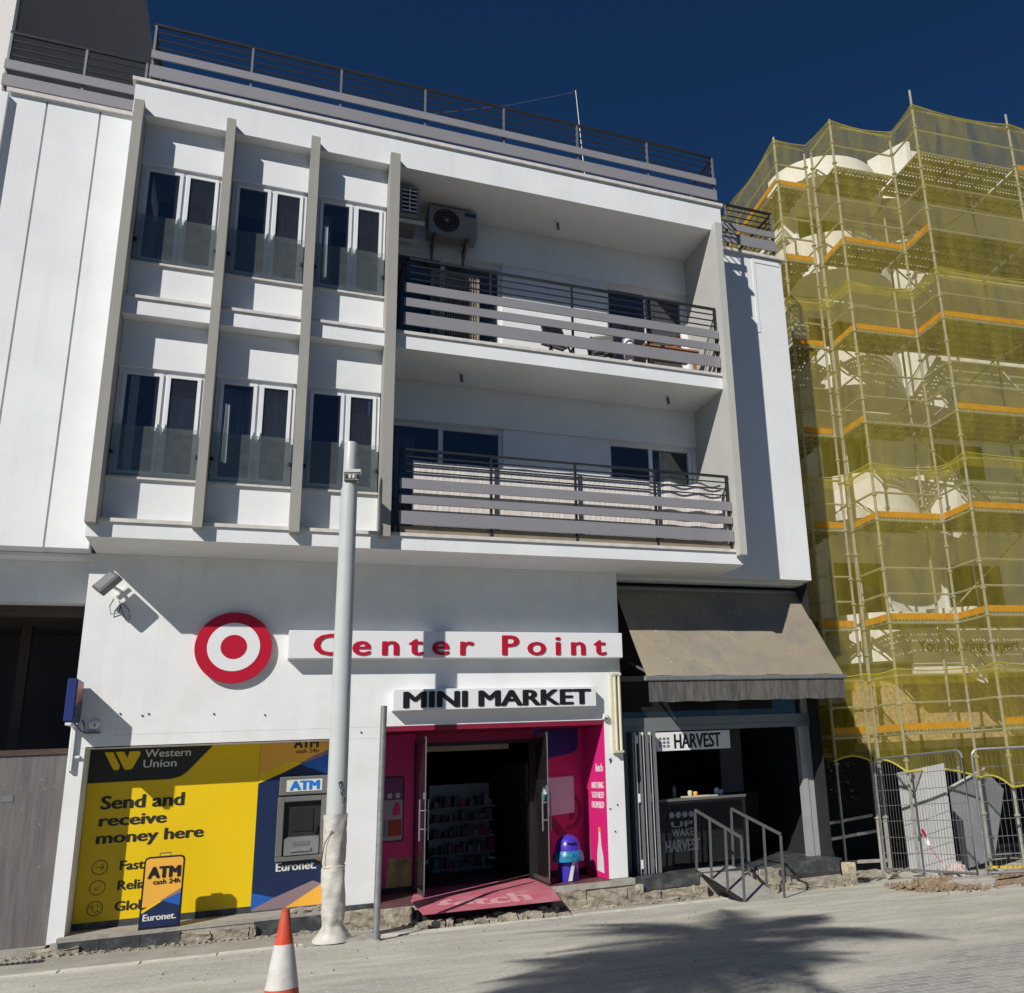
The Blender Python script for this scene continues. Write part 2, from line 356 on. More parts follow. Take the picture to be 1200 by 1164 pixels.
def ring(name, cx, cz, ro, ri, y, m, parent, t=0.004, n=32):
    mb = MB(); vs = []; fs = []
    for yy in (y, y - t):
        for r in (ro, ri):
            for i in range(n): a = 2 * math.pi * i / n; vs.append((cx + r * math.cos(a), yy, cz + r * math.sin(a)))
    for i in range(n):
        j = (i + 1) % n
        fs += [(i, j, n + j, n + i), (2 * n + i, 3 * n + i, 3 * n + j, 2 * n + j), (i, 2 * n + i, 2 * n + j, j), (n + i, n + j, 3 * n + j, 3 * n + i)]
    return part(name, mb.add(vs, fs), m, parent)

# ------------------------------------------------------------------ ground
def G(x, y):
    x = max(-18, min(22, x)); return -0.28 - 0.024 * x - 0.036 * max(min(y, 3.0), -8.0)
def street_mat():
    m = bpy.data.materials.new('street_paving'); m.use_nodes = True; n = m.node_tree; b = n.nodes['Principled BSDF']
    b.inputs['Roughness'].default_value = 0.9; b.inputs['Specular IOR Level'].default_value = 0.25
    geo = n.nodes.new('ShaderNodeNewGeometry')
    mp = n.nodes.new('ShaderNodeMapping'); mp.inputs['Rotation'].default_value = (0, 0, math.radians(2)); n.links.new(geo.outputs['Position'], mp.inputs['Vector'])
    br = n.nodes.new('ShaderNodeTexBrick'); br.inputs['Scale'].default_value = 1.0
    br.inputs['Brick Width'].default_value = 0.21; br.inputs['Row Height'].default_value = 0.105; br.inputs['Mortar Size'].default_value = 0.006
    br.inputs['Mortar Smooth'].default_value = 0.3
    br.inputs['Color1'].default_value = (0.29, 0.285, 0.27, 1); br.inputs['Color2'].default_value = (0.39, 0.385, 0.36, 1); br.inputs['Mortar'].default_value = (0.56, 0.55, 0.51, 1)
    n.links.new(mp.outputs[0], br.inputs['Vector'])
    # sand and cement dust over the pavers
    def noise(sc, det, stretch=None):
        q = n.nodes.new('ShaderNodeTexNoise'); q.inputs['Scale'].default_value = sc; q.inputs['Detail'].default_value = det; q.inputs['Roughness'].default_value = 0.6
        if stretch:
            mm = n.nodes.new('ShaderNodeMapping'); mm.inputs['Scale'].default_value = stretch; mm.inputs['Rotation'].default_value = (0, 0, math.radians(-8))
            n.links.new(geo.outputs['Position'], mm.inputs['Vector']); n.links.new(mm.outputs[0], q.inputs['Vector'])
        else: n.links.new(geo.outputs['Position'], q.inputs['Vector'])
        return q.outputs['Fac']
    def mr(v, a, c, lo=0.0, hi=1.0):
        q = n.nodes.new('ShaderNodeMapRange'); q.inputs['From Min'].default_value = a; q.inputs['From Max'].default_value = c
        q.inputs['To Min'].default_value = lo; q.inputs['To Max'].default_value = hi; n.links.new(v, q.inputs['Value']); return q.outputs[0]
    def mth(op, a, c):
        q = n.nodes.new('ShaderNodeMath'); q.operation = op; q.use_clamp = True
        for i, v in enumerate((a, c)):
            if isinstance(v, (int, float)): q.inputs[i].default_value = v
            else: n.links.new(v, q.inputs[i])
        return q.outputs[0]
    sp = n.nodes.new('ShaderNodeSeparateXYZ'); n.links.new(geo.outputs['Position'], sp.inputs[0])
    near = mr(sp.outputs[1], -5.6, -3.2)                      # nearer the shops the pavers are buried in cement dust
    dust = mth('ADD', mr(noise(0.7, 7, (0.35, 1.4, 1)), 0.42, 0.60, 0.0, 0.85), mth('MULTIPLY', near, 0.5))
    dc = n.nodes.new('ShaderNodeMix'); dc.data_type = 'RGBA'; dc.inputs['A'].default_value = (0.56, 0.545, 0.475, 1); dc.inputs['B'].default_value = (0.44, 0.425, 0.36, 1)
    n.links.new(mr(noise(2.3, 8, (0.6, 1.6, 1)), 0.4, 0.65), dc.inputs['Factor'])
    mx = n.nodes.new('ShaderNodeMix'); mx.data_type = 'RGBA'
    n.links.new(dust, mx.inputs['Factor']); n.links.new(br.outputs['Color'], mx.inputs['A']); n.links.new(dc.outputs['Result'], mx.inputs['B'])
    bounce_cut = n.nodes.new('ShaderNodeMix'); bounce_cut.data_type = 'RGBA'; bounce_cut.inputs['A'].default_value = (0.055, 0.055, 0.057, 1)  # out-of-view ground darkened to cut bounce onto the facade
    n.links.new(mr(sp.outputs[1], -9.3, -9.2), bounce_cut.inputs['Factor']); n.links.new(mx.outputs['Result'], bounce_cut.inputs['B']); mx = bounce_cut
    fine = n.nodes.new('ShaderNodeHueSaturation'); n.links.new(mr(noise(26, 4), 0.3, 0.7, 0.86, 1.12), fine.inputs['Value']); n.links.new(mx.outputs['Result'], fine.inputs['Color'])
    n.links.new(fine.outputs[0], b.inputs['Base Color'])
    bp = n.nodes.new('ShaderNodeBump'); bp.inputs['Strength'].default_value = 0.5; bp.inputs['Distance'].default_value = 0.006
    hh = mth('SUBTRACT', noise(60, 5), mth('MULTIPLY', br.outputs['Fac'], mth('SUBTRACT', 1.0, dust)))
    n.links.new(hh, bp.inputs['Height']); n.links.new(bp.outputs[0], b.inputs['Normal'])
    return m
STREET = street_mat()
xs = [-400, -60, -18, -8, -4, 0, 4, 8, 12, 22, 60, 400]; ys = [-400, -60, -20, -8, -4, 0, 3, 8, 40, 400]
mb = MB(); vs = [(x, y, G(x, y)) for y in ys for x in xs]; fs = []
for j in range(len(ys) - 1):
    for i in range(len(xs) - 1): a = j * len(xs) + i; fs.append((a, a + 1, a + 1 + len(xs), a + len(xs)))
mb.add(vs, fs); structure('street', mb, STREET)

# smooth dusty footpath strip next to the shops, and the line of pale edging slabs
def gsheet(x0, x1, yf0, yf1, dz, nx=24):
    mb = MB(); vs = []
    for i in range(nx + 1):
        x = x0 + (x1 - x0) * i / nx
        vs += [(x, yf0(x), G(x, yf0(x)) + dz), (x, yf1(x), G(x, yf1(x)) + dz)]
    return mb.add(vs, [(2 * i, 2 * i + 2, 2 * i + 3, 2 * i + 1) for i in range(nx)])
PATH = mat('dusty_path', (0.34, 0.325, 0.285), 0.95, var=0.15, scale=3, dirt=(0.45, 0.43, 0.38), dscale=1.5, damt=0.7, bump=0.35, bscale=50)
line = lambda x: -1.62 + 0.135 * (x + 1.2) + (0.02 * (x - 5) ** 2 if x > 5 else 0)
specks(PATH, (0.16, 0.15, 0.13), 24, 0.66, 0.74)
path = structure('footpath', gsheet(-6, 8.6, lambda x: line(x) + 0.02, lambda x: 0.3, 0.004), PATH)
x = -5.0; k = 0
strip = thing('kerb_edging', 'pale concrete edging slabs laid in a line along the dusty footpath', 'kerb', (0, -1.5, G(0, -1.5)))
strip['kind'] = 'structure'; del strip['category']
while x < 8.2:
    L = random.uniform(0.72, 0.98); g = 0.012
    a, b = x + g, x + L - g; wd = 0.2; mb = MB(); dz = 0.010 + random.uniform(-0.003, 0.004)
    tp = [(a, line(a) - wd / 2), (b, line(b) - wd / 2), (b, line(b) + wd / 2), (a, line(a) + wd / 2)]
    mb.prism([(p, q, G(p, q) - 0.05) for p, q in tp], (0, 0, 0.05 + dz))
    part('slab', mb, SLABM, strip); x += L

# ------------------------------------------------------------------ the white building
B = thing('market_building', 'three storey white building with grey fins, balconies and the mini market at street level', 'building', (2.5, 0, -0.3))
F = -0.951; W = -0.75; BK = 0.23
# ground floor
mb = MB()
mb.box(-2.12, 5.25, 0, 0.44, 2.27, 4.606)
mb.box(-2.12, 1.62, 0, 0.44, 2.115, 2.268)
part('shop_wall', mb, WHITE2, B)
part('pier', MB().box(-2.12, -1.945, 0.0, 0.44, -0.12, 2.113), WHITE2, B)
part('pier', MB().box(1.03, 1.62, 0.0, 1.2, -0.03, 2.113), WHITE2, B)
part('pier', MB().box(4.95, 5.25, 0.0, 1.3, -0.04, 2.268), WHITE2, B)
part('recess_wall', MB().box(-1.943, 1.028, 0.47, 0.60, -0.05, 2.3), WHITE2, B)
part('recess_soffit', MB().box(-1.943, 1.028, 0.0, 0.47, 2.117, 2.13), WHITE2, B)
# slabs / fascias
def fascia(x0, x1, z0, z1, zc, yb=0.25):
    part('fascia', MB().box(x0, x1, F, yb, z0, z1), WHITE, B)
    part('fascia_cap', MB().box(x0 - 0.005, x1 + 0.03, F - 0.035, F + 0.30, z1 + 0.001, zc), CAP, B)
part('fascia', MB().box(-2.06, 7.125, F, 0.44, 4.608, 4.80), WHITE, B)
part('fascia_cap', MB().box(-2.06, 1.40, F - 0.03, W + 0.02, 4.802, 4.85), CAP, B)
part('fascia_cap', MB().box(1.53, 6.97, F - 0.03, F + 0.28, 4.802, 4.85), CAP, B)
part('floor_slab', MB().box(1.53, 6.965, F + 0.285, 0.3, 4.802, 4.86), TANTILE, B)
part('fascia', MB().box(-2.06, 6.965, F, 0.44, 7.66, 7.885), WHITE, B)
part('fascia_cap', MB().box(-2.06, 1.40, F - 0.03, W + 0.02, 7.887, 7.93), CAP, B)
part('fascia_cap', MB().box(1.53, 6.965, F - 0.03, F + 0.28, 7.887, 7.935), CAP, B)
part('floor_slab', MB().box(1.53, 6.963, F + 0.285, 0.3, 7.887, 7.94), TANTILE, B)
part('fascia', MB().box(-2.10, 7.19, F, 0.44, 10.742, 11.25), WHITE, B)
part('fascia_cap', MB().box(-2.14, 7.23, F - 0.04, 0.5, 11.252, 11.31), CAP, B)
part('roof_slab', MB().box(-2.0, 8.9, 0.44, 9.0, 10.9, 11.2), CONCR, B)
# side walls
part('side_wall', MB().box(-2.055, -1.95, W + 0.005, 0.44, 4.802, 7.658), WHITE, B)
part('side_wall', MB().box(-2.055, -1.95, W + 0.005, 0.44, 7.888, 10.74), WHITE, B)
part('side_wall', MB().box(1.41, 1.53, W + 0.005, BK, 4.862, 7.658), WHITE, B)
part('side_wall', MB().box(1.41, 1.53, W + 0.005, BK, 7.942, 10.74), WHITE, B)
part('end_wall', MB().box(6.967, 7.10, F - 0.02, 0.44, 4.803, 10.74), LGREY, B)
# fins
for x0, x1 in ((-2.065, -1.945), (-0.897, -0.78), (0.246, 0.372), (1.392, 1.536)):
    part('fin', MB().box(x0, x1, -1.10, W + 0.004, 4.755, 10.86), GREYP, B)
part('fin', MB().box(6.962, 7.088, -1.12, F - 0.022, 4.735, 10.80), LGREY, B)
# set-back wall round the windows
BAY = ((-1.943, -0.899), (-0.778, 0.244), (0.374, 1.390))
for i, (x0, x1) in enumerate(BAY):
    for z0, z1 in ((4.852, 5.43), (6.995, 7.658), (7.932, 8.515), (10.105, 10.74)):
        part('spandrel', MB().box(x0, x1, W, -0.5, z0, z1), WHITE, B)
    for z0, z1 in ((5.43, 6.995), (8.515, 10.105)):
        part('window_sill', MB().box(x0, x1, W - 0.04, -0.5, z0 + 0.001, z0 + 0.03), CAP, B)
# windows
def window(x0, x1, z0, z1, y, curtain, splits=(0.37, 0.505), open_leaf=False):
    fr = MB(); t = 0.05
    fr.box(x0, x0 + t, y, y + 0.06, z0, z1).box(x1 - t, x1, y, y + 0.06, z0, z1)
    fr.box(x0 + t, x1 - t, y, y + 0.06, z0, z0 + t).box(x0 + t, x1 - t, y, y + 0.06, z1 - t, z1)
    mid = (x0 + x1) / 2 + 0.03
    fr.box(mid - 0.02, mid + 0.02, y + 0.004, y + 0.05, z0 + t, z1 - t)
    wo = part('window', fr, ALU, B)
    for a, b in ((x0 + t + 0.004, mid - 0.022), (mid + 0.022, x1 - t - 0.004)):
        c = MB(); s = 0.045
        c.box(a, a + s, y - 0.022, y + 0.03, z0 + t + .004, z1 - t - .004).box(b - s, b, y - 0.022, y + 0.03, z0 + t + .004, z1 - t - .004)
        c.box(a + s, b - s, y - 0.022, y + 0.03, z0 + t + .004, z0 + t + s).box(a + s, b - s, y - 0.022, y + 0.03, z1 - t - s, z1 - t - .004)
        part('casement', c, ALU, wo)
        part('pane', MB().box(a + s, b - s, y + 0.0, y + 0.006, z0 + t + s, z1 - t - s), GLASS, wo)
        part('casement_handle', MB().box((b if a < mid - 0.1 else a + s) - 0.03, (b if a < mid - 0.1 else a + s) - 0.015, y - 0.05, y - 0.022, (z0 + z1) / 2 - 0.12, (z0 + z1) / 2), ALU, wo)
    if curtain: drape(wo, *curtain)
    return wo
def drape(parent, x0, x1, z0, z1, y, m, amp=0.03, n=None):
    n = n or max(6, int((x1 - x0) / 0.03)); vs = []; mb = MB()
    for i in range(n + 1):
        x = x0 + (x1 - x0) * i / n; dy = amp * math.sin(i * 2.1) + amp * 0.5 * math.sin(i * 0.9)
        vs += [(x, y + dy, z0), (x + 0.02 * math.sin(i), y + dy * 0.6, z1)]
    mb.add(vs, [(2 * i, 2 * i + 2, 2 * i + 3, 2 * i + 1) for i in range(n)])
    return part('curtain', mb, m, parent, smooth=True)
WY = -0.705
cur = {(0, 0): (-1.36, -1.00, 5.5, 6.72, -0.50, CURTW), (1, 0): (-0.72, 0.20, 5.5, 6.92, -0.48, CURTW), (2, 0): (1.02, 1.34, 5.5, 6.75, -0.48, CURT),
       (0, 1): (-1.10, -0.95, 8.6, 9.85, -0.48, CURT), (1, 1): (-0.10, 0.14, 8.6, 9.95, -0.46, CURT), (2, 1): (0.45, 0.62, 8.6, 9.95, -0.45, CURTW)}
for i, (x0, x1) in enumerate(BAY):
    for j, (z0, z1) in enumerate(((5.462, 6.993), (8.547, 10.103))):
        window(x0 + 0.004, x1 - 0.004, z0, z1, WY, cur[(i, j)])
        gb = part('balustrade_pane', MB().box(x0 + 0.02, x1 - 0.02, W - 0.025, W - 0.012, z0 + 0.01, z0 + (0.70 if j == 0 else 0.72)), GLASSB, B)
        part('clip', MB().box(x0 + 0.003, x0 + 0.045, W - 0.04, W - 0.002, z0 + 0.30, z0 + 0.345), BLACK, gb)
        part('clip', MB().box(x1 - 0.045, x1 - 0.003, W - 0.04, W - 0.002, z0 + 0.30, z0 + 0.345), BLACK, gb)
# dark rooms behind
part('room_back', MB().box(-1.94, 1.40, 1.2, 1.3, 4.87, 10.73), ROOM, B)
part('room_divider', MB().box(-0.86, -0.80, -0.5, 1.2, 4.87, 7.65).box(0.28, 0.34, -0.5, 1.2, 4.87, 7.65).box(-0.86, -0.80, -0.5, 1.2, 7.95, 10.73).box(0.28, 0.34, -0.5, 1.2, 7.95, 10.73), ROOM, B)
part('room_back', MB().box(1.55, 8.9, 2.2, 2.3, 4.87, 10.73), ROOM, B)
# balcony back walls with sliding doors
def back_wall(z0, z1, ztop, d1, d2):
    for a, b in ((1.532, d1[0]), (d1[1], d2[0]), (d2[1], 6.965)):
        part('balcony_wall', MB().box(a, b, BK, 0.44, z0, ztop), WHITE, B)
    part('balcony_wall', MB().box(1.532, 6.965, BK - 0.045, 0.44, ztop + 0.001, z1), WHITE, B)
    for x0, x1, mid in (d1, d2):
        fr = MB(); t = 0.06; y = BK + 0.07; zb = z0 + 0.02
        x1 = min(x1, 6.96)
        fr.box(x0, x0 + t, y, y + 0.08, zb, ztop).box(x1 - t, x1, y, y + 0.08, zb, ztop).box(x0 + t, x1 - t, y, y + 0.08, ztop - 0.07, ztop).box(x0 + t, x1 - t, y, y + 0.08, zb, zb + 0.06)
        fr.box(mid - 0.035, mid + 0.035, y + 0.01, y + 0.07, zb + 0.06, ztop - 0.07)
        d = part('sliding_door', fr, ALU, B)
        part('pane', MB().box(x0 + t, mid - 0.035, y + 0.03, y + 0.038, zb + 0.06, ztop - 0.07), GLASS, d)
        part('pane', MB().box(mid + 0.035, x1 - t, y + 0.05, y + 0.058, zb + 0.06, ztop - 0.07), GLASS, d)
    return
back_wall(4.862, 7.658, 7.0, (1.62, 3.45, 2.45), (5.30, 6.90, 6.11))
back_wall(7.942, 10.74, 10.04, (1.60, 3.45, 2.45), (5.37, 6.93, 6.17))
for x0, x1, z0, z1 in ((6.35, 6.65, 4.9, 6.9), (6.45, 6.8, 7.9, 9.9), (1.8, 2.1, 4.9, 6.9)):
    drape(B, x0, x1, z0, z1, BK + 0.45, CURT)
# right wing
part('wing_wall', MB().box(7.102, 9.0, 0.0, 0.3, 4.60, 11.03), WHITE, B)
part('wing_wall', MB().box(8.86, 9.0, 0.3, 9.0, 4.60, 11.03), WHITE, B)
part('wing_trim', MB().box(8.40, 8.96, -0.012, -0.001, 10.90, 11.02).box(8.34, 8.40, -0.012, -0.001, 9.4, 11.02), WHITE, B)
part('fascia_cap', MB().box(7.24, 9.06, -0.06, 0.35, 11.032, 11.09), CAP, B)
part('wing_soffit', MB().box(5.252, 9.0, 0.30, 0.5, 4.56, 4.607), WHITE, B)
# left wing in three panels with open joints
for x0, x1 in ((-3.71, -3.28), (-3.255, -2.625), (-2.60, -2.122)):
    part('wall_panel', MB().box(x0, x1, -0.25, 0.05, 4.612, 11.15), WHITE, B)
part('wing_wall', MB().box(-3.70, -2.13, -0.215, 0.5, 4.62, 11.14), WHITE, B)
part('wing_pier', MB().box(-4.6, -3.715, -0.335, 0.5, 4.60, 11.10), WHITE, B)
part('fascia_cap', MB().box(-3.75, -2.12, -0.30, 0.3, 11.152, 11.215), CAP, B)
part('wing_soffit', MB().box(-4.6, -2.125, 0.06, 0.7, 4.56, 4.608), WHITE, B)
part('wing_beam', MB().box(-4.6, -2.125, 0.34, 0.6, 4.01, 4.558), WHITE2, B)
part('soffit_board', MB().box(-4.6, -2.125, 0.62, 1.2, 3.86, 4.0), BROWN, B)
part('wing_roof', MB().box(-4.6, -2.1, 0.5, 9, 10.9, 11.1), CONCR, B)
# passage behind the left hoarding
part('passage_wall', MB().box(-4.8, -2.1, 2.6, 2.7, -0.3, 4.0).box(-2.125, -2.1, 0.45, 2.6, -0.3, 4.0).box(-4.8, -2.1, 0.9, 2.6, 3.9, 3.95), ROOM, B)
part('passage_post', MB().box(-3.1, -2.98, 1.6, 1.72, -0.2, 3.9), BROWN, B)
# plumbing stains / outlets
for x, z in ((-1.35, 2.50), (-1.28, 2.52), (-0.52, 2.50), (0.1, 2.47), (-1.6, 2.53), (1.35, 2.2), (5.12, 1.0), (5.07, 0.62), (5.0, 0.95)):
    part('wall_plug', MB().tube([(x, -0.012, z), (x, 0.01, z)], 0.012, 6), BLACK, B)

# railings: a building part, its posts, slats and bars below it
def railing(pA, pB, zb, zt, slats, bars, posts, y_slat=0.02, mslat=SLAT, ends=True):
    pA = Vector((*pA, 0)); pB = Vector((*pB, 0)); d = (pB - pA).normalized(); nrm = Vector((d.y, -d.x, 0))
    tr = part('railing', MB().bar(pA + Vector((0, 0, zt - 0.02)), pB + Vector((0, 0, zt - 0.02)), 0.045, 0.035), RAILM, B)
    for z in bars:
        part('bar', MB().bar(pA + Vector((0, 0, z)), pB + Vector((0, 0, z)), 0.018, 0.018), RAILM, tr)
    for s in posts:
        p = pA + d * s
        part('post', MB().bar(p + Vector((0, 0, zb)), p + Vector((0, 0, zt - 0.04)), 0.045, 0.03), RAILM if mslat is SLAT and zb < 11 else GALU, tr)
    for z0, z1 in slats:
        c = (pA + pB) / 2 + nrm * (0.03 + y_slat)
        part('slat', MB().obox((c.x, c.y, (z0 + z1) / 2), d, (0, 0, 1), nrm, (pB - pA).length / 2, (z1 - z0) / 2, 0.012), mslat, tr)
    return tr
# upper balcony
RX0, RX1 = 1.66, 6.95
railing((RX0, F + 0.05), (RX1, F + 0.05), 7.93, 9.20, ((8.05, 8.25), (8.355, 8.49), (8.59, 8.74)), (9.07, 8.955, 8.845), (0.0, 1.32, 2.66, 3.98, 5.27))
railing((RX0, F + 0.05), (RX0, BK - 0.05), 7.93, 9.20, (), (9.07, 8.955, 8.845), (0.6,))
# lower balcony
railing((RX0, F + 0.05), (RX1, F + 0.05), 4.85, 6.12, ((4.98, 5.17), (5.28, 5.40), (5.50, 5.65)), (6.00, 5.885, 5.775), (0.0, 1.32, 2.63, 3.96, 5.26))
# roof railings
railing((-1.95, -0.90), (7.14, -0.90), 11.30, 12.34, ((11.385, 11.585), (11.705, 11.835)), (12.2, 12.075, 11.945), (0.02, 1.31, 2.58, 3.87, 5.16, 6.45, 7.76, 9.07))
railing((7.14, -0.88), (7.14, 1.6), 11.30, 12.34, (), (12.2, 12.075, 11.945, 11.8, 11.65, 11.5), (0.9, 1.8, 2.4))
railing((-1.95, -0.88), (-1.95, 1.6), 11.30, 12.34, (), (12.2, 12.075, 11.945, 11.8, 11.65, 11.5), (0.9, 1.8))
railing((-1.9, 6.5), (7.1, 6.5), 11.2, 12.34, (), (12.1, 11.9, 11.7, 11.5), (0, 1.5, 3, 4.5, 6, 7.5, 9))
railing((-3.83, -0.22), (-2.08, -0.22), 11.20, 12.20, ((11.25, 11.43), (11.53, 11.68)), (12.06, 11.93, 11.81), (0.02, 0.95, 1.73))
railing((7.28, -0.02), (8.88, -0.02), 11.09, 12.08, ((11.18, 11.40), (11.48, 11.61)), (11.95, 11.82, 11.70), (0.55, 1.58))
railing((8.88, 0.0), (8.88, 2.6), 11.09, 12.08, (), (11.95, 11.82, 11.70, 11.55, 11.4, 11.25), (0.9, 1.8))

# reed screen on the lower balcony, netted at its right end
SCREEN = mat('reed_screen', (0.74, 0.70, 0.66), 0.9, var=0.32, scale=6, stretch=(14, 1, 0.12))
mb = MB(); n = 120; vs = []
for i in range(n + 1):
    x = 1.86 + (6.86 - 1.86) * i / n; sag = 0.012 * abs(math.sin(i * 0.16)) + (0.03 * math.sin(i * 0.5) if x > 5.6 else 0)
    vs += [(x, -0.80 + 0.002 * (i % 2), 4.96), (x, -0.80 + 0.002 * (i % 2) + (0.02 * math.sin(i * .5) if x > 5.6 else 0), 5.985 - sag)]
mb.add(vs, [(2 * i, 2 * i + 2, 2 * i + 3, 2 * i + 1) for i in range(n)])
tag(part('reed_screen', mb, SCREEN), 'pale reed privacy screen tied behind the lower balcony railing', 'privacy screen')

for k in range(4):
    part('skirting_tile', MB().box(1.62 + k * 1.335, 1.945 + k * 1.335 + 1.0, -0.905, -0.885, 4.852, 4.965), TANTILE, B)
# tower block behind on the left; side shade put into its dark colour
tw = thing('tower_block', 'tall block, its shaded side coloured dark, rising behind the left wing railing', 'building', (-7, 6, 0))
part('tower_wall', MB().box(-9.5, -3.99, 0.6, 24, 0, 22.75), TOWER, tw)
part('front_wall', MB().box(-9.6, -4.02, 0.45, 0.598, 0, 22.75), NBW, tw)  # same block, sunlit front given the pale render

# aerial mast on the roof
am = thing('aerial_mast', 'thin pale aerial mast with a wire on the flat roof', 'aerial', (4.82, -0.4, 11.2))
part('mast', MB().tube([(4.86, -0.35, 11.2), (4.70, -0.35, 13.55)], [0.009, 0.006], 6), SCAF, am)
part('wire', MB().tube([(4.70, -0.35, 13.52), (3.7, 0.4, 13.55), (2.0, 1.6, 13.75)], 0.0035, 4), GALV, am)

# ------------------------------------------------------------------ balcony furniture and fittings
def downlight(x, y, z, label):
    t = thing('ceiling_light', label, 'ceiling light', (x, y, z), 'balcony ceiling spots')
    part('rose', MB().tube([(x, y, z - 0.002), (x, y, z - 0.03)], 0.05, 12), ALU, t)
    part('lamp_holder', MB().tube([(x, y, z - 0.03), (x + 0.01, y - 0.01, z - 0.15)], 0.028, 8), STEELD, t)
downlight(4.30, -0.31, 10.742, 'small spot under the top balcony ceiling')
downlight(2.64, -0.34, 7.66, 'small ceiling spot above the left end of the lower balcony')
downlight(6.17, -0.41, 7.66, 'small ceiling spot above the right end of the lower balcony')
# air conditioners
def ac(O, U, label, wd=0.80, h=0.52, dp=0.28, z=10.22):
    O = Vector(O); U = Vector(U).normalized(); N = Vector((U.y, -U.x, 0)) # N points out of the wall
    t = thing('air_conditioner', label, 'air conditioner', tuple(O))
    c = O + U * wd / 2 + N * (dp / 2 + 0.12) + Vector((0, 0, h / 2))
    part('case', MB().obox(c, U, (0, 0, 1), N, wd / 2, h / 2, dp / 2), ACM, t, bevel=0.012)
    fc = O + U * (wd * 0.36) + N * (dp + 0.122) + Vector((0, 0, h / 2))
    vs = [fc + U * 0.21 * math.cos(k * math.pi / 14) + Vector((0, 0, 0.21 * math.sin(k * math.pi / 14))) for k in range(28)]
    f = part('fan_opening', MB().prism(vs, N * 0.004), BLACK, t)
    for r in (0.07, 0.12, 0.17, 0.21):
        part('grille_ring', MB().tube([fc + N * 0.02 + U * r * math.cos(k * math.pi / 10) + Vector((0, 0, r * math.sin(k * math.pi / 10))) for k in range(21)], 0.004, 4), STEELD, f)
    part('fan_hub', MB().obox(fc + N * 0.015, U, (0, 0, 1), N, 0.03, 0.03, 0.01), ACM, f)
    part('badge', MB().obox(O + U * (wd * 0.85) + N * (dp + 0.122) + Vector((0, 0, h * 0.85)), U, (0, 0, 1), N, 0.09, 0.035, 0.004), BOXBLUE, t)
    for s in (0.14, 0.80):
        p = O + U * (wd * s)
        part('bracket', MB().bar(p + N * 0.0 + Vector((0, 0, -0.03)), p + N * 0.42 + Vector((0, 0, -0.03)), 0.04, 0.05).bar(p + N * 0.02 + Vector((0, 0, -0.03)), p + N * 0.02 + Vector((0, 0, -0.30)), 0.04).bar(p + N * 0.02 + Vector((0, 0, -0.28)), p + N * 0.36 + Vector((0, 0, -0.04)), 0.03), STEELD, t)
    return t
ac((2.12, BK - 0.045, 10.16), (1, 0, 0), 'air conditioner with round fan high on the top balcony back wall')
t = thing('air_conditioner', 'air conditioner seen end-on with slotted vents, on the wall beside the last fin', 'air conditioner', (1.7, -0.3, 10.15))
part('case', MB().box(1.60, 1.90, -0.62, 0.13, 10.12, 10.66), ACM, t, bevel=0.012)
part('side_frame', MB().box(1.64, 1.86, -0.628, -0.621, 10.17, 10.61), BLACK, t)
for k in range(6):
    part('vent_slat', MB().box(1.64, 1.86, -0.65, -0.629, 10.19 + k * 0.073, 10.205 + k * 0.073), ALU, t)
part('vent_mullion', MB().box(1.742, 1.758, -0.655, -0.651, 10.17, 10.61), ALU, t)
part('bracket', MB().box(1.532, 2.0, -0.55, -0.50, 10.06, 10.10).box(1.532, 1.575, -0.55, -0.50, 9.8, 10.06), ALU, t)
part('bracket', MB().box(1.532, 2.0, 0.0, 0.05, 10.06, 10.10).box(1.532, 1.575, 0.0, 0.05, 9.8, 10.06), ALU, t)
# wicker panel in the balcony door, chairs and table
hb = thing('wicker_screen', 'wicker trellis panel leaning at the left door of the top balcony', 'trellis', (2.9, 0.05, 7.94))
WICK = mat('wicker', (0.30, 0.26, 0.20), 0.9, var=0.3, scale=20)
x0 = 2.22
part('trellis_frame', MB().box(x0, x0 + .8, 0.08, 0.12, 9.62, 9.66).box(x0, x0 + .8, 0.08, 0.12, 8.0, 8.04).box(x0, x0 + .04, 0.08, 0.12, 8.04, 9.62).box(x0 + .76, x0 + .8, 0.08, 0.12, 8.04, 9.62), WICK, hb)
for k in range(17): part('cane', MB().box(x0 + .05 + k * 0.042, x0 + .066 + k * 0.042, 0.085, 0.10, 8.041, 9.619), WICK, hb)
for k in range(20): part('weave', MB().box(x0 + .041, x0 + .759, 0.101, 0.108, 8.07 + k * 0.078, 8.09 + k * 0.078), WICK, hb)
def chair(x, y, z, rz, label, m=BLACK):
    t = thing('balcony_chair', label, 'chair', (x, y, z), 'folding chairs on the top balcony')
    c, s = math.cos(rz), math.sin(rz)
    def T(a, b, h): return (x + a * c - b * s, y + a * s + b * c, z + h)
    for a in (-0.2, 0.2):
        part('leg', MB().bar(T(a, -0.22, 0), T(a, 0.2, 0.86), 0.025), m, t)
        part('leg', MB().bar(T(a, 0.22, 0), T(a, -0.2, 0.45), 0.025), m, t)
    for k in range(5): part('seat_slat', MB().bar(T(-0.22, -0.2 + k * 0.09, 0.45), T(0.22, -0.2 + k * 0.09, 0.45), 0.06, 0.015), m, t)
    for k in range(4): part('back_slat', MB().bar(T(-0.22, 0.12 + k * 0.025, 0.62 + k * 0.07), T(0.22, 0.12 + k * 0.025, 0.62 + k * 0.07), 0.015, 0.05), m, t)
chair(4.25, -0.35, 7.94, 0.3, 'black folding chair left of centre on the top balcony')
chair(5.05, -0.25, 7.94, -0.5, 'black folding chair in front of the right door, top balcony')
tb = thing('wooden_table', 'low brown wooden table at the right end of the top balcony', 'table', (6.2, -0.2, 7.94))
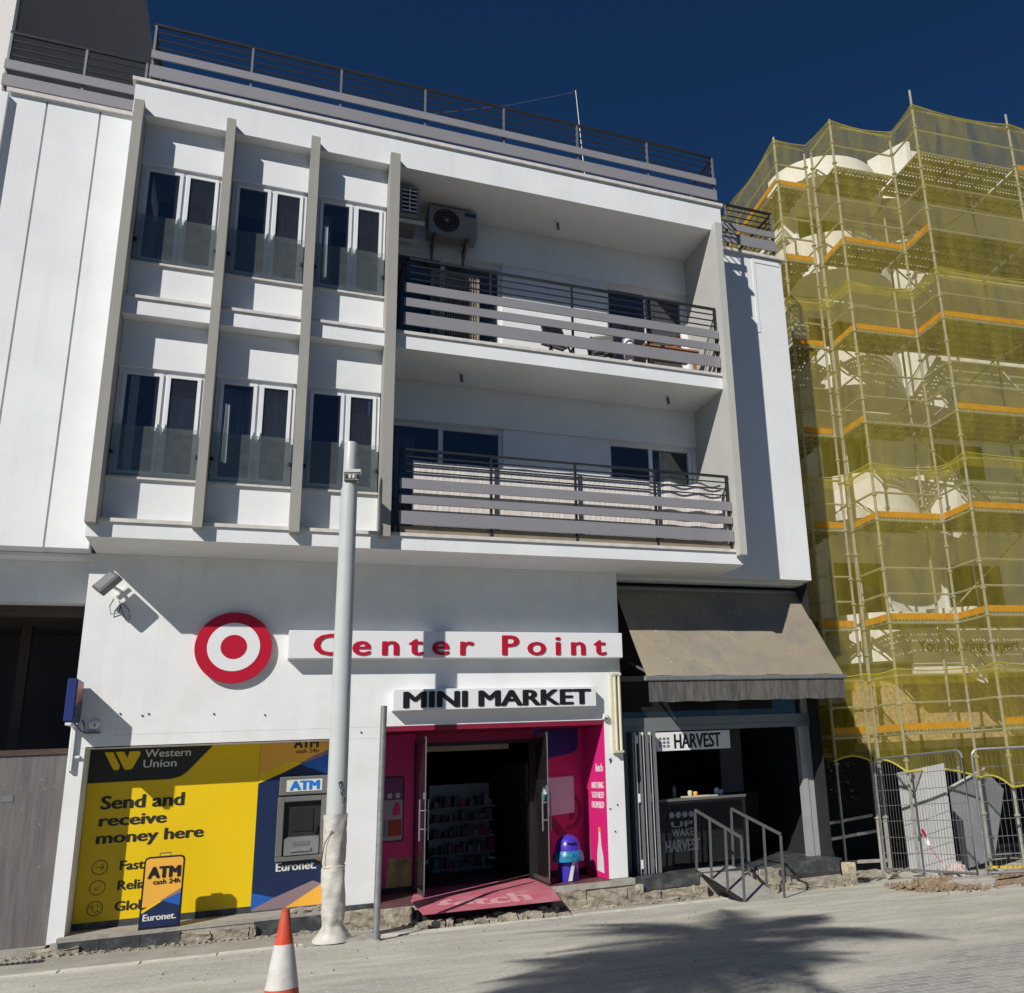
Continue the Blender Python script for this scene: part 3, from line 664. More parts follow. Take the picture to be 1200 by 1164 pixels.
part('table_top', MB().box(5.75, 6.80, -0.5, 0.05, 8.52, 8.56), WOOD, tb)
part('apron', MB().box(5.80, 6.75, -0.47, -0.44, 8.42, 8.518), WOOD, tb)
for a in (5.82, 6.70):
    for b in (-0.46, -0.02): part('leg', MB().box(a, a + 0.05, b, b + 0.05, 7.942, 8.419), WOOD, tb)
def pot(x, y, z, r, h, label, m, top):
    t = thing('plant_pot', label, 'plant pot', (x, y, z))
    part('pot', MB().lathe((x, y, z + 0.001), [(r * 0.7, 0), (r, h)], 14), m, t)
    lv = MB()
    for k in range(26):
        a = random.uniform(0, 6.3); e = random.uniform(0.05, 0.2); q = Vector((x + math.cos(a) * r * .8, y + math.sin(a) * r * .8, z + h + e))
        lv.obox(q, (math.cos(a), math.sin(a), .6), (-math.sin(a), math.cos(a), 0), (0, 0.6, 1), 0.05, 0.018, 0.002)
    part('leaves', lv, top, t)
pot(5.45, -0.5, 7.942, 0.10, 0.62, 'white pot on the top balcony beside the wooden table', SIGNW, PALM)
pot(6.45, -0.25, 8.561, 0.07, 0.12, 'small terracotta pot standing on the wooden table', WOOD, FRUIT)

# ------------------------------------------------------------------ wall fittings
t = thing('flood_light', 'tilted silver flood light on the upper left of the shop wall', 'flood light', (-1.80, 0, 4.1))
u = Vector((0.62, 0, 0.70)).normalized(); v = Vector((-0.5, -0.62, 0.5)).normalized(); v = (v - u * v.dot(u)).normalized(); nn = u.cross(v)
c = Vector((-1.86, -0.30, 4.16))
part('housing', MB().obox(c, u, v, nn, 0.15, 0.05, 0.115), STEELD, t, bevel=0.01)
part('lens', MB().obox(c + nn * 0.117, u, v, nn, 0.135, 0.04, 0.003), GALU, t)
part('lens', MB().obox(c + v * 0.051, u, v, nn, 0.12, 0.002, 0.09), GALU, t)
part('bracket', MB().bar(c - v * 0.04, (-1.72, 0, 4.10), 0.03).bar((-1.79, -0.02, 4.04), (-1.66, -0.02, 4.17), 0.03), ALU, t)
part('cable', MB().tube([(-1.80, -0.06, 4.0), (-1.84, -0.05, 3.90), (-1.82, -0.03, 3.80), (-1.74, -0.02, 3.82), (-1.72, -0.02, 3.92), (-1.74, -0.02, 3.98)], 0.006, 5), BLACK, t)
part('cable', MB().tube([(-1.74, -0.02, 3.98), (-1.70, -0.02, 3.84), (-1.64, -0.02, 3.72), (-1.60, -0.02, 3.74), (-1.62, -0.02, 3.86), (-1.72, -0.02, 3.96)], 0.005, 5), BLACK, t)

# the projecting blue light box at the left corner
t = thing('light_box_sign', 'projecting blue light box sign on a bracket at the left corner of the shop', 'sign', (-2.0, -0.25, 2.4))
c0 = Vector((-2.055, -0.02, 0))
part('case', MB().box(-2.13, -2.03, -0.52, -0.06, 2.42, 2.93), BOXBLUE, t, bevel=0.006)
part('face', MB().box(-2.029, -2.022, -0.50, -0.08, 2.44, 2.91), BOXFACE, t)
part('face_stripe', MB().prism([(-2.0215, -0.08, 2.44), (-2.0215, -0.50, 2.44), (-2.0215, -0.50, 2.60), (-2.0215, -0.08, 2.72)], (0.003, 0, 0)), NAVY, t)
part('bracket', MB().box(-2.11, -2.05, -0.5, 0.0, 2.375, 2.41).box(-2.10, -2.06, -0.06, -0.001, 1.85, 2.375), ALU, t)
part('cable', MB().tube([(-2.04, -0.3, 2.41), (-2.0, -0.1, 2.33), (-1.96, -0.02, 2.3), (-1.98, -0.02, 2.4), (-2.0, -0.06, 2.46)], 0.008, 5), BLACK, t)
t = thing('siren_box', 'small round white speaker in the light box shadow', 'speaker', (-1.86, 0, 2.38))
part('dome', MB().tube([(-1.87, -0.001, 2.40), (-1.87, -0.05, 2.40), (-1.87, -0.07, 2.40)], [0.055, 0.055, 0.035], 14), SIGNW, t)
part('slot', MB().box(-1.865, -1.855, -0.078, -0.07, 2.37, 2.41), BLACK, t)
part('shelf', MB().box(-1.95, -1.80, -0.09, -0.001, 2.29, 2.305), STEELD, t)
t = thing('hook_arm', 'short white angle arm fixed on the top of the left white pier', 'bracket', (-2.03, 0, 2.0))
part('arm', MB().box(-2.085, -2.055, -0.04, -0.001, 2.00, 2.30).box(-2.054, -1.99, -0.04, -0.001, 2.00, 2.03), SIGNW, t)

# bullseye logo
t = thing('round_logo_sign', 'round red and white bullseye sign on the white shop wall', 'sign', (-0.345, 0, 2.9))
cx_, cz_ = -0.338, 3.370
part('disc', MB().prism([(x, -0.003, z) for x, z in circ(cx_, cz_, 0.475, 56)], (0, -0.075, 0)), RED, t, smooth=True)
flat('white_ring', circ(cx_, cz_ + 0.005, 0.325, 48), -0.0785, SIGNW, t, t=0.003)
flat('centre_dot', circ(cx_, cz_ + 0.005, 0.162, 40), -0.082, RED, t, t=0.003)
# Center Point sign
t = thing('shop_sign', 'long white box sign with spaced red letters reading Center Point', 'sign', (2.8, 0, 3.2))
part('box', MB().box(0.34, 5.235, -0.19, -0.002, 3.205, 3.592), SIGNW, t, bevel=0.006)
wall_text('lettering', 'Center Point', 0.66, 4.96, 3.245, 3.545, -0.191, RED, t, bold=0.022, spacing=1.45, depth=0.012)
# MINI MARKET sign
t = thing('shop_sign', 'white box sign with heavy black capitals reading MINI MARKET over the entrance', 'sign', (3.2, 0, 2.47))
part('box', MB().box(1.748, 4.775, -0.175, -0.002, 2.470, 2.768), SIGNW, t, bevel=0.006)
wall_text('lettering', 'MINI MARKET', 1.885, 4.69, 2.505, 2.735, -0.176, INK, t, bold=0.038, depth=0.010)
# tube light
t = thing('tube_light', 'vertical cream tube light fixed to the pier right of the entrance', 'lamp', (5.16, 0, 1.75))
part('backplate', MB().box(5.07, 5.23, -0.05, -0.002, 1.76, 2.98), CREAM, t)
part('tube', MB().tube([(5.12, -0.085, 1.80), (5.12, -0.085, 2.94)], 0.022, 8), GLOW, t)
part('tube', MB().tube([(5.19, -0.085, 1.80), (5.19, -0.085, 2.94)], 0.022, 8), GLOW, t)
part('end_cap', MB().box(5.085, 5.225, -0.11, -0.051, 1.765, 1.80), CREAM, t)
part('end_cap', MB().box(5.085, 5.225, -0.11, -0.051, 2.94, 2.975), CREAM, t)
t = thing('door_sensor', 'small white sensor box on the corner above the entrance', 'sensor', (4.96, 0, 2.3))
part('sensor_body', MB().box(4.92, 5.0, -0.07, -0.002, 2.27, 2.36), SIGNW, t, bevel=0.008)
part('sensor_eye', MB().box(4.94, 4.98, -0.078, -0.072, 2.275, 2.30), BLACK, t)
hn = thing('house_number', 'small black house number 9 on the white pier', 'house number', (4.99, 0, 1.6))
wall_text('digit', '9', 5.01, 5.055, 1.615, 1.69, -0.002, INK, hn)

# ------------------------------------------------------------------ Western Union / ATM panel
y0 = 0.468
pn = thing('advert_panel', 'yellow money transfer and dark blue ATM advertising panel set back in the wall', 'poster', (-0.4, 0.46, 0))
part('yellow_sheet', MB().box(-1.943, 0.075, y0 - 0.012, y0, 0.03, 2.18), YEL, pn)
part('navy_sheet', MB().box(0.076, 1.027, y0 - 0.012, y0, -0.03, 2.18), NAVY, pn)
part('skirting', MB().box(-1.943, 0.075, y0 - 0.016, y0 - 0.001, -0.06, 0.029), SLATE, pn)
yy = y0 - 0.0125
flat('banner', [(-1.94, 2.18), (-1.94, 1.695), (-1.05, 1.70), (-0.98, 1.705), (-0.88, 1.73), (-0.80, 1.79), (-0.74, 1.86), (-0.46, 2.18)], yy, WUBLK, pn)
for dx in (-0.01, 0.115):
    flat('logo_stroke', [(-1.775 + dx, 2.075), (-1.68 + dx, 2.075), (-1.59 + dx, 1.90), (-1.59 + dx, 1.865), (-1.61 + dx, 1.845), (-1.645 + dx, 1.845), (-1.665 + dx, 1.865)], yy - 0.0042, YEL, pn, t=0.003)
flat('logo_stroke', [(-1.535, 1.93), (-1.51, 1.87), (-1.48, 1.845), (-1.45, 1.86), (-1.375, 2.03), (-1.375, 2.06), (-1.39, 2.075), (-1.50, 2.075)], yy - 0.0082, YEL, pn, t=0.002)
LT = mat('print_white', (0.62, 0.62, 0.60), 0.5, var=0.03)
wall_text('lettering', 'Western', -1.32, -0.78, 1.99, 2.09, yy - 0.004, LT, pn, bold=0.012, depth=0.004)
wall_text('lettering', 'Union', -1.33, -0.94, 1.86, 1.96, yy - 0.004, LT, pn, bold=0.012, depth=0.004)
for s, a, b, z0, z1 in (('Send and', -1.76, -0.81, 1.36, 1.53), ('receive', -1.76, -1.0, 1.155, 1.29), ('money here', -1.77, -0.55, 0.90, 1.09)):
    wall_text('lettering', s, a - 0.01, b, z0, z1, yy, WUBLK, pn, bold=0.035, depth=0.004)
for s, a, b, z0 in (('Fast', -1.485, -1.21, 0.61), ('Reliable', -1.49, -0.96, 0.375), ('Global', -1.50, -1.05, 0.13)):
    wall_text('lettering', s, a, b, z0, z0 + 0.115, yy, WUBLK, pn, bold=0.03, depth=0.004)
for k, zc in enumerate((0.665, 0.425, 0.185)):
    xc = -1.705 - 0.004 * k
    ring('icon_ring', xc, zc, 0.088, 0.080, yy, WUBLK, pn)
    mb = MB()
    def st(a, b): mb.bar((xc + a[0], yy - 0.002, zc + a[1]), (xc + b[0], yy - 0.002, zc + b[1]), 0.004, 0.011, up=(0, 1, 0.001))
    if k == 0: st((-0.045, 0), (0.045, 0)); st((0.045, 0), (0.012, 0.035)); st((0.045, 0), (0.012, -0.035))
    if k == 1: st((-0.035, 0.0), (-0.01, -0.028)); st((-0.01, -0.028), (0.04, 0.03))
    if k == 2:
        st((-0.07, 0.02), (-0.02, 0.045)); st((-0.02, 0.045), (-0.03, 0.0)); st((-0.03, 0.0), (-0.01, -0.05)); st((0.02, 0.06), (0.03, 0.01)); st((0.03, 0.01), (0.065, 0.02)); st((0.03, -0.02), (0.05, -0.05)); st((-0.03, 0), (-0.07, 0.02)); st((0.0, -0.07), (0.03, -0.02))
    part('icon', mb, WUBLK, pn)
# navy sheet graphics
flat('orange_shape', [(0.077, 2.18), (0.077, 1.68), (1.026, 1.97), (1.026, 2.18)], yy, ORAN, pn)
flat('yellow_shape', [(0.077, 1.72), (0.077, 1.585), (0.40, 1.72), (0.62, 1.83), (0.50, 1.865)], yy - 0.0042, YEL, pn, t=0.003)
flat('mauve_shape', [(0.60, 1.82), (0.72, 1.90), (1.026, 2.03), (1.026, 1.93)], yy - 0.0042, MAUVE, pn, t=0.003)
flat('blue_shape', [(0.60, 1.815), (1.026, 1.965), (1.026, 1.64)], yy - 0.0076, BLUE, pn, t=0.002)
flat('navy_shape', [(0.077, 1.585), (0.38, 1.70), (0.62, 1.80), (1.026, 1.63), (1.026, 1.2), (0.077, 1.2)], yy, NAVY, pn, t=0.003)
flat('blue_shape', [(0.077, 0.19), (0.36, 0.11), (0.077, -0.02)], yy, BLUE, pn)
flat('mauve_shape', [(0.077, -0.02), (0.36, 0.11), (0.83, 0.28), (1.026, 0.20), (0.5, -0.029), (0.077, -0.029)], yy - 0.0042, MAUVE, pn, t=0.003)
flat('orange_shape', [(0.50, -0.029), (0.99, 0.255), (1.026, 0.26), (1.026, -0.029)], yy - 0.0076, ORAN, pn, t=0.002)
wall_text('lettering', 'ATM', 0.50, 0.83, 2.035, 2.17, yy - 0.0045, WUBLK, pn, bold=0.05, depth=0.003)
wall_text('lettering', 'cash 24h', 0.53, 0.83, 1.965, 2.02, yy - 0.0045, WUBLK, pn, bold=0.01, depth=0.003)
wall_text('lettering', 'Euronet.', 0.355, 0.87, 0.43, 0.54, yy, LT, pn, bold=0.03, depth=0.004)
flat('yellow_tick', [(0.84, 0.555), (1.0, 0.56), (1.0, 0.53), (0.9, 0.525)], yy, ORAN, pn)
# ATM machine
t = thing('cash_machine', 'grey built-in cash machine with lit blue ATM header', 'cash machine', (0.66, 0.45, 0.56))
fy = 0.40
part('header', MB().box(0.345, 0.985, fy, 0.455, 1.405, 1.655), ATMG, t, bevel=0.012)
part('header_panel', MB().box(0.435, 0.895, fy - 0.006, fy - 0.001, 1.455, 1.61), mat('atm_backlit', (0.6, 0.62, 0.55), 0.4, var=0.04), t)
wall_text('lettering', 'ATM', 0.475, 0.865, 1.47, 1.595, fy - 0.007, mat('atm_blue', (0.01, 0.17, 0.62), 0.4), t, bold=0.055, depth=0.004)
fr = MB().box(0.335, 0.42, fy - 0.02, 0.455, 0.62, 1.39).box(0.895, 0.98, fy - 0.02, 0.455, 0.62, 1.39).box(0.335, 0.98, fy - 0.02, 0.455, 0.555, 0.62).box(0.42, 0.895, fy - 0.02, 0.455, 1.32, 1.39)
part('surround', fr, ATMG, t, bevel=0.008)
part('recess_back', MB().box(0.42, 0.895, 0.449, 0.455, 0.62, 1.32), DARK, t)
part('screen', MB().box(0.53, 0.80, 0.436, 0.446, 0.93, 1.22), BLACK, t)
part('keypad_shelf', MB().prism([(0.44, 0.448, 0.63), (0.44, 0.448, 0.86), (0.44, 0.385, 0.82), (0.44, 0.37, 0.63)], (0.44, 0, 0)), GALU, t)
part('card_slot', MB().box(0.52, 0.78, 0.355, 0.368, 0.675, 0.72), GALV, t)
part('keypad', MB().box(0.55, 0.76, 0.374, 0.39, 0.75, 0.80), ATMG, t)
part('camera_knob', MB().box(0.82, 0.86, 0.42, 0.447, 0.90, 0.99), BLACK, t)

# A-frame sign
t = thing('pavement_sign', 'upright orange and navy ATM pavement sign standing before the yellow panel', 'sign', (-0.93, -0.10, -0.05))
def AF(px_, pz_): return (px_, -0.135 + (pz_ + 0.05) * 0.05, pz_)
sx0, sx1, sb, st_ = -1.165, -0.715, -0.048, 0.775
outl = [(sx0, sb), (sx1, sb), (sx1, st_ - 0.05), (sx1 - 0.015, st_ - 0.015), (sx1 - 0.05, st_), (sx0 + 0.05, st_), (sx0 + 0.015, st_ - 0.015), (sx0, st_ - 0.05)]
part('board', MB().prism([AF(a, b) for a, b in outl], (0, 0.04, 0)), INK, t)
ins = [(sx0 + 0.02, 0.2), (sx1 - 0.02, 0.2), (sx1 - 0.02, st_ - 0.06), (sx1 - 0.03, st_ - 0.03), (sx1 - 0.06, st_ - 0.02), (sx0 + 0.06, st_ - 0.02), (sx0 + 0.03, st_ - 0.03), (sx0 + 0.02, st_ - 0.06)]
def pf(name, pts, m, k): part(name, MB().prism([Vector(AF(a, b)) - Vector((0, 0.003 * k, 0)) for a, b in pts], (0, -0.0028, 0)), m, t)
pf('orange_print', ins, ORAN, 0)
pf('navy_print', [(sx0 + 0.02, sb + 0.02), (sx1 - 0.02, sb + 0.02), (sx1 - 0.02, 0.19), (-0.93, 0.26), (sx0 + 0.02, 0.13)], NAVY, 1)
pf('yellow_print', [(sx0 + 0.02, 0.13), (sx0 + 0.02, 0.17), (-0.95, 0.265), (-0.93, 0.26)], YEL, 1)
pf('blue_print', [(-0.93, 0.26), (sx1 - 0.02, 0.34), (sx1 - 0.02, 0.19)], BLUE, 1)
pf('mauve_print', [(-0.95, 0.265), (sx1 - 0.02, 0.39), (sx1 - 0.02, 0.34), (-0.93, 0.26)], MAUVE, 2)
def at(s, a, b, z0, z1, m, **k): lettering('lettering', s, Vector(AF(a, z0)) - Vector((0, 0.009, 0)), (1, 0, 0), (0, 0.05, 1), b - a, z1 - z0, m, t, depth=0.003, **k)
at('ATM', -1.115, -0.755, 0.525, 0.66, INK, bold=0.05)
at('cash 24h', -1.05, -0.755, 0.455, 0.51, INK, bold=0.01)
at('Euronet.', -1.125, -0.765, 0.045, 0.12, LT, bold=0.03)
part('handle', MB().tube([(-1.0, -0.075, 0.77), (-1.0, -0.075, 0.81), (-0.88, -0.075, 0.81), (-0.88, -0.075, 0.77)], 0.008, 6), STEELD, t)
part('foot', MB().box(sx0, sx1, -0.135, 0.10, -0.051, -0.0485), BLACK, t)

# ------------------------------------------------------------------ plinth, ledges, rubble
def rough_block(x0, x1, y0, y1, z0, z1, jit=0.025, nx=None):
    """stone-like lump: subdivided box with jittered vertices"""
    bm = bmesh.new(); bmesh.ops.create_cube(bm, size=1.0)
    bmesh.ops.subdivide_edges(bm, edges=list(bm.edges), cuts=4, use_grid_fill=True)
    for v in bm.verts:
        v.co = Vector((x0 + (v.co.x + .5) * (x1 - x0), y0 + (v.co.y + .5) * (y1 - y0), z0 + (v.co.z + .5) * (z1 - z0)))
        v.co += Vector([random.uniform(-jit, jit) * 0.55 for _ in range(3)]) + Vector((math.sin(v.co.x * 31 + v.co.z * 17), math.sin(v.co.x * 19 + v.co.z * 41), math.sin(v.co.x * 23 + v.co.y * 13))) * jit * 0.6
    mb = MB(); mb.add([tuple(v.co) for v in bm.verts], [tuple(v.index for v in f.verts) for f in bm.faces]); bm.free(); return mb
pl = thing('plinth', 'broken dark tiled plinth and ledge along the foot of the shops', 'plinth', (2.5, -0.1, -0.35))
# ledge under the yellow panel
part('ledge', MB().box(-2.0, 1.03, -0.14, 0.455, -0.10, -0.052), CONCR, pl)
part('ledge', MB().box(1.032, 1.63, -0.04, 0.0, -0.10, -0.032), SLATE, pl)
def tiles(x0, x1, n, z0, z1, y, m=SLATE):
    for i in range(n):
        a = x0 + (x1 - x0) * i / n; b = x0 + (x1 - x0) * (i + 1) / n
        part('tile', MB().box(a + 0.003, b - 0.003, y, y + 0.03, z0, z1), m, pl)
tiles(-1.98, -0.70, 3, -0.262, -0.104, -0.165)
tiles(0.12, 0.98, 2, -0.27, -0.09, -0.165)
part('backing', MB().box(-2.06, 8.92, -0.13, 0.2, -0.75, -0.104), CONCR, pl)
tiles(1.04, 1.60, 1, -0.11, -0.034, -0.045)
# door sill and niche floor
part('threshold', MB().box(1.62, 4.95, -0.12, 5.0, -0.10, -0.045), mat('red_floor', (0.13, 0.06, 0.06), 0.5, var=0.2, scale=4), pl)
part('sill', MB().box(4.0, 5.30, -0.155, 0.0, -0.13, -0.047), CONCR, pl)
tiles(5.34, 6.34, 2, -0.225, -0.075, -0.165)
part('sill', MB().box(5.31, 8.95, -0.16, 4.0, -0.10, -0.066), SLATE, pl)
tiles(7.35, 8.88, 3, -0.24, -0.068, -0.195)
# courses of rubble stones below
def course(x0, x1, ztop, zr, dep=(0.07, 0.13), step=(0.22, 0.7)):
    x = x0
    while x < x1:
        L = min(random.uniform(*step), x1 - x + 0.05)
        g = G(x, -0.2); part('stone', rough_block(x, x + L - 0.012, -0.13 - random.uniform(*dep), -0.06, g - 0.06, ztop(x) + random.uniform(-0.03, 0.01), 0.02), RUBBLE, pl); x += L
course(-2.25, -1.78, lambda x: -0.14, 0); course(-0.69, 0.10, lambda x: -0.13, 0); course(-1.78, 1.02, lambda x: -0.265, 0, (0.06, 0.14), (0.1, 0.28))
course(1.05, 2.02, lambda x: -0.10, 0, (0.06, 0.12)); course(2.05, 3.95, lambda x: -0.24, 0, (0.42, 0.56), (0.1, 0.4)); course(3.98, 5.35, lambda x: -0.14, 0, (0.06, 0.12))
course(5.35, 6.40, lambda x: -0.235, 0, (0.06, 0.16)); course(4.0, 6.4, lambda x: -0.33, 0, (0.12, 0.2), (0.3, 0.8)); course(7.1, 7.9, lambda x: -0.10, 0, (0.05, 0.12)); course(7.1, 9.1, lambda x: -0.33, 0, (0.12, 0.22), (0.25, 0.7))
x = 2.0
while x < 3.95:
    Lx = random.uniform(0.08, 0.26); y = -0.88 + random.uniform(-.03, .03); g = G(x, y)
    part('stone', rough_block(x, x + Lx - 0.02, y - 0.06, y + 0.12, g - 0.04, g + random.uniform(0.02, 0.09), 0.015), RUBBLE, pl); x += Lx
# crumbs of mortar and gravel along the foot
mb = MB()
for _ in range(900):
    x = random.uniform(-3.2, 9.4); y = -0.22 - abs(random.gauss(0, 0.10)); s = random.uniform(0.006, 0.026)
    c = Vector((x, y, G(x, y) + s * 0.5)); a = random.uniform(0, 3)
    mb.obox(c, (math.cos(a), math.sin(a), random.uniform(-.4, .4)), (-math.sin(a), math.cos(a), random.uniform(-.4, .4)), (0, 0, 1), s, s * 0.7, s * 0.5)
structure('rubble_crumbs', mb, RUBBLE, kind='stuff')
mb = MB()
for _ in range(700):
    x = random.uniform(-3, 10); y = random.uniform(-7.5, -0.4); s_ = random.choice([0.004, 0.005, 0.007, 0.010]) * random.uniform(0.7, 1.2)
    if abs(y) > 3 and random.random() < 0.5: continue
    a = random.uniform(0, 3); mb.obox((x, y, G(x, y) + s_ * 0.7), (math.cos(a), math.sin(a), .2), (-math.sin(a), math.cos(a), -.1), (0, 0, 1), s_, s_ * .7, s_ * .5)
structure('street_gravel', mb, PATH, kind='stuff')
# broken tile heap by the ATM
hp = thing('broken_tiles', 'small heap of broken tile pieces on the ledge under the cash machine', 'rubble', (0.75, -0.05, -0.05))
for k in range(9):
    x = 0.45 + k * 0.06; part('tile_piece', rough_block(x, x + random.uniform(0.05, 0.12), -0.10, 0.05, -0.051 + 0.012 * (k % 3), -0.035 + 0.014 * (k % 4), 0.008), CONCR, hp)

# left hoarding
hd = thing('grey_hoarding', 'tall grey boarded hoarding closing the left ground floor bay', 'hoarding', (-3.2, 0.15, -0.1))
for i, (a, b) in enumerate(((-4.7, -3.42), (-3.417, -2.135))):
    part('board', MB().box(a, b, 0.15, 0.18, -0.14, 2.06), HOARD, hd)
part('top_rail', MB().box(-4.7, -2.135, 0.13, 0.20, 2.062, 2.13), BROWN, hd)
part('small_plate', MB().box(-2.78, -2.66, 0.143, 0.149, 1.52, 1.60), GALU, hd)
part('base_step', MB().box(-4.7, -2.13, -0.02, 0.3, -0.40, -0.142), CONCR, hd)
gr = thing('drain_grate', 'small dark slotted drain grate in the footpath at the left edge', 'drain', (-2.3, -0.65, G(-2.3, -.65)))
zg = G(-2.3, -0.68) + 0.012
part('grate_frame', MB().box(-2.75, -2.02, -0.76, -0.60, zg - 0.03, zg - 0.004), BLACK, gr)
for k in range(14): part('grate_bar', MB().box(-2.74 + k * 0.051, -2.715 + k * 0.051, -0.755, -0.605, zg - 0.0035, zg + 0.004), STEELD, gr)

# ------------------------------------------------------------------ entrance
en = thing('shop_entrance', 'magenta printed shop entrance with open glass doors and dark interior', 'entrance', (3.2, 1.0, 0))
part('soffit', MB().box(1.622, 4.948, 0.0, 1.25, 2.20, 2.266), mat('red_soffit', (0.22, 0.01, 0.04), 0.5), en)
part('left_print', MB().box(1.40, 2.24, 1.0, 1.06, -0.04, 2.198), PINK, en)
part('right_print', MB().box(4.10, 4.93, 1.0, 1.06, -0.04, 2.198), PINK, en)
part('side_print', MB().box(4.932, 4.948, 0.0, 1.06, -0.04, 2.198), PINK, en)
part('door_frame', MB().box(2.242, 2.31, 1.0, 1.08, -0.04, 2.0).box(4.03, 4.098, 1.0, 1.08, -0.04, 2.0).box(2.242, 4.098, 1.0, 1.08, 2.001, 2.06), BLACK, en)
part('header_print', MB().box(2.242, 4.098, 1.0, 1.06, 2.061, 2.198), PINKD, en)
# phone advert on the left
flat('phone_outline', [(1.60, 0.66), (2.07, 0.66), (2.10, 0.69), (2.10, 1.56), (2.07, 1.59), (1.60, 1.59)], 0.999, INK, en)
flat('phone_screen', [(1.60, 0.68), (2.06, 0.68), (2.08, 0.70), (2.08, 1.55), (2.05, 1.57), (1.60, 1.57)], 0.9945, mat('screen_grey', (0.45, 0.38, 0.42), 0.5, var=0.1), en, t=0.003)
flat('app_header', [(1.60, 1.25), (2.08, 1.25), (2.08, 1.55), (2.05, 1.57), (1.60, 1.57)], 0.991, mat('app_purple', (0.22, 0.05, 0.18), 0.5), en, t=0.003)
for k in range(4): flat('app_icon', circ(1.66 + k * 0.115, 1.31, 0.038, 14), 0.9875, LT, en, t=0.002)
flat('app_tile', [(1.60, 0.74), (1.85, 0.74), (1.85, 0.97), (1.60, 0.97)], 0.991, mat('app_teal', (0.12, 0.3, 0.25), 0.5, var=0.3), en, t=0.003)
flat('app_tile', [(1.87, 0.74), (2.07, 0.74), (2.07, 0.97), (1.87, 0.97)], 0.991, mat('app_red', (0.45, 0.06, 0.03), 0.5, var=0.3), en, t=0.003)
flat('app_bottle', [(1.93, 1.03), (2.04, 1.04), (2.05, 1.14), (2.02, 1.21), (1.97, 1.21), (1.94, 1.13)], 0.991, PINK, en, t=0.003)
flat('food_picture', [(1.86, -0.03), (2.225, 0.02), (2.225, 0.42), (1.88, 0.43)], 0.999, mat('food_print', (0.42, 0.30, 0.14), 0.5, var=0.6, scale=5), en)
# right print: purple blob, blank white board, dark pink shapes, lettering
flat('purple_shape', [(4.101, 2.197), (4.85, 2.197), (4.85, 1.93), (4.82, 1.86), (4.74, 1.81), (4.5, 1.77), (4.2, 1.72), (4.101, 1.70)], 0.999, PURP, en)
wall_text('lettering', 'Get your favourites', 4.33, 4.74, 1.475, 1.50, 0.9985, WUBLK, en, bold=0.0, depth=0.002)
flat('notice_board', [(4.30, 0.86), (4.76, 0.89), (4.76, 1.45), (4.30, 1.44)], 0.997, SIGNW, en, t=0.004)
def arc_shape(cx, cz, r0, r1, a0, a1, n=16, sy=1.35):
    o = [(cx + r1 * math.cos(math.radians(a0 + (a1 - a0) * i / n)), cz + sy * r1 * math.sin(math.radians(a0 + (a1 - a0) * i / n))) for i in range(n + 1)]
    i_ = [(cx + r0 * math.cos(math.radians(a0 + (a1 - a0) * i / n)), cz + sy * r0 * math.sin(math.radians(a0 + (a1 - a0) * i / n))) for i in range(n + 1)]
    return o + i_[::-1]
flat('dark_pink_shape', arc_shape(4.66, 0.92, 0.16, 0.22, -100, 75), 0.9985, PINKD, en, t=0.002)
flat('dark_pink_shape', arc_shape(4.66, 0.92, 0.03, 0.11, -80, 60), 0.9985, PINKD, en, t=0.002)
flat('dark_pink_shape', [(4.32, 0.84), (4.42, 0.83), (4.62, 0.60), (4.72, 0.42), (4.60, 0.44), (4.42, 0.62)], 0.9985, PINKD, en, t=0.002)
def st2(s, ya, yb, z0, z1, **k):   # text on the side print (faces -x): runs from back (y high) to front
    lettering('lettering', s, (4.9315, ya, z0), (0, -1, 0), (0, 0, 1), ya - yb, z1 - z0, SIGNW, en, depth=0.004, **k)
st2('fetch', 0.40, 0.08, 1.50, 1.62, bold=0.02)
for i, s in enumerate(('ANYTHING', 'YOU NEED', 'DELIVERED')):
    st2(s, 0.62, 0.07, 1.25 - i * 0.145, 1.345 - i * 0.145, bold=0.016)
part('bottle_print', MB().prism([(4.9315, y, z) for y, z in ((0.16, 0.03), (0.46, 0.05), (0.44, 0.30), (0.36, 0.50), (0.36, 0.60), (0.28, 0.60), (0.26, 0.42), (0.18, 0.25))], (-0.003, 0, 0)), SIGNW, en)
part('bottle_neck', MB().prism([(4.9315, y, z) for y, z in ((0.36, 0.60), (0.28, 0.60), (0.29, 0.68), (0.35, 0.68))], (-0.003, 0, 0)), YELSTR, en)
part('bottle_print', MB().prism([(4.9315, y, z) for y, z in ((0.70, 0.04), (0.92, 0.05), (0.86, 0.25), (0.80, 0.45), (0.78, 0.62), (0.76, 0.30))], (-0.003, 0, 0)), GALU, en)
part('skirting', MB().box(4.10, 4.93, 0.985, 0.998, -0.04, 0.05), INK, en)
part('skirting', MB().box(1.622, 2.24, 0.985, 0.998, -0.04, 0.03), INK, en)
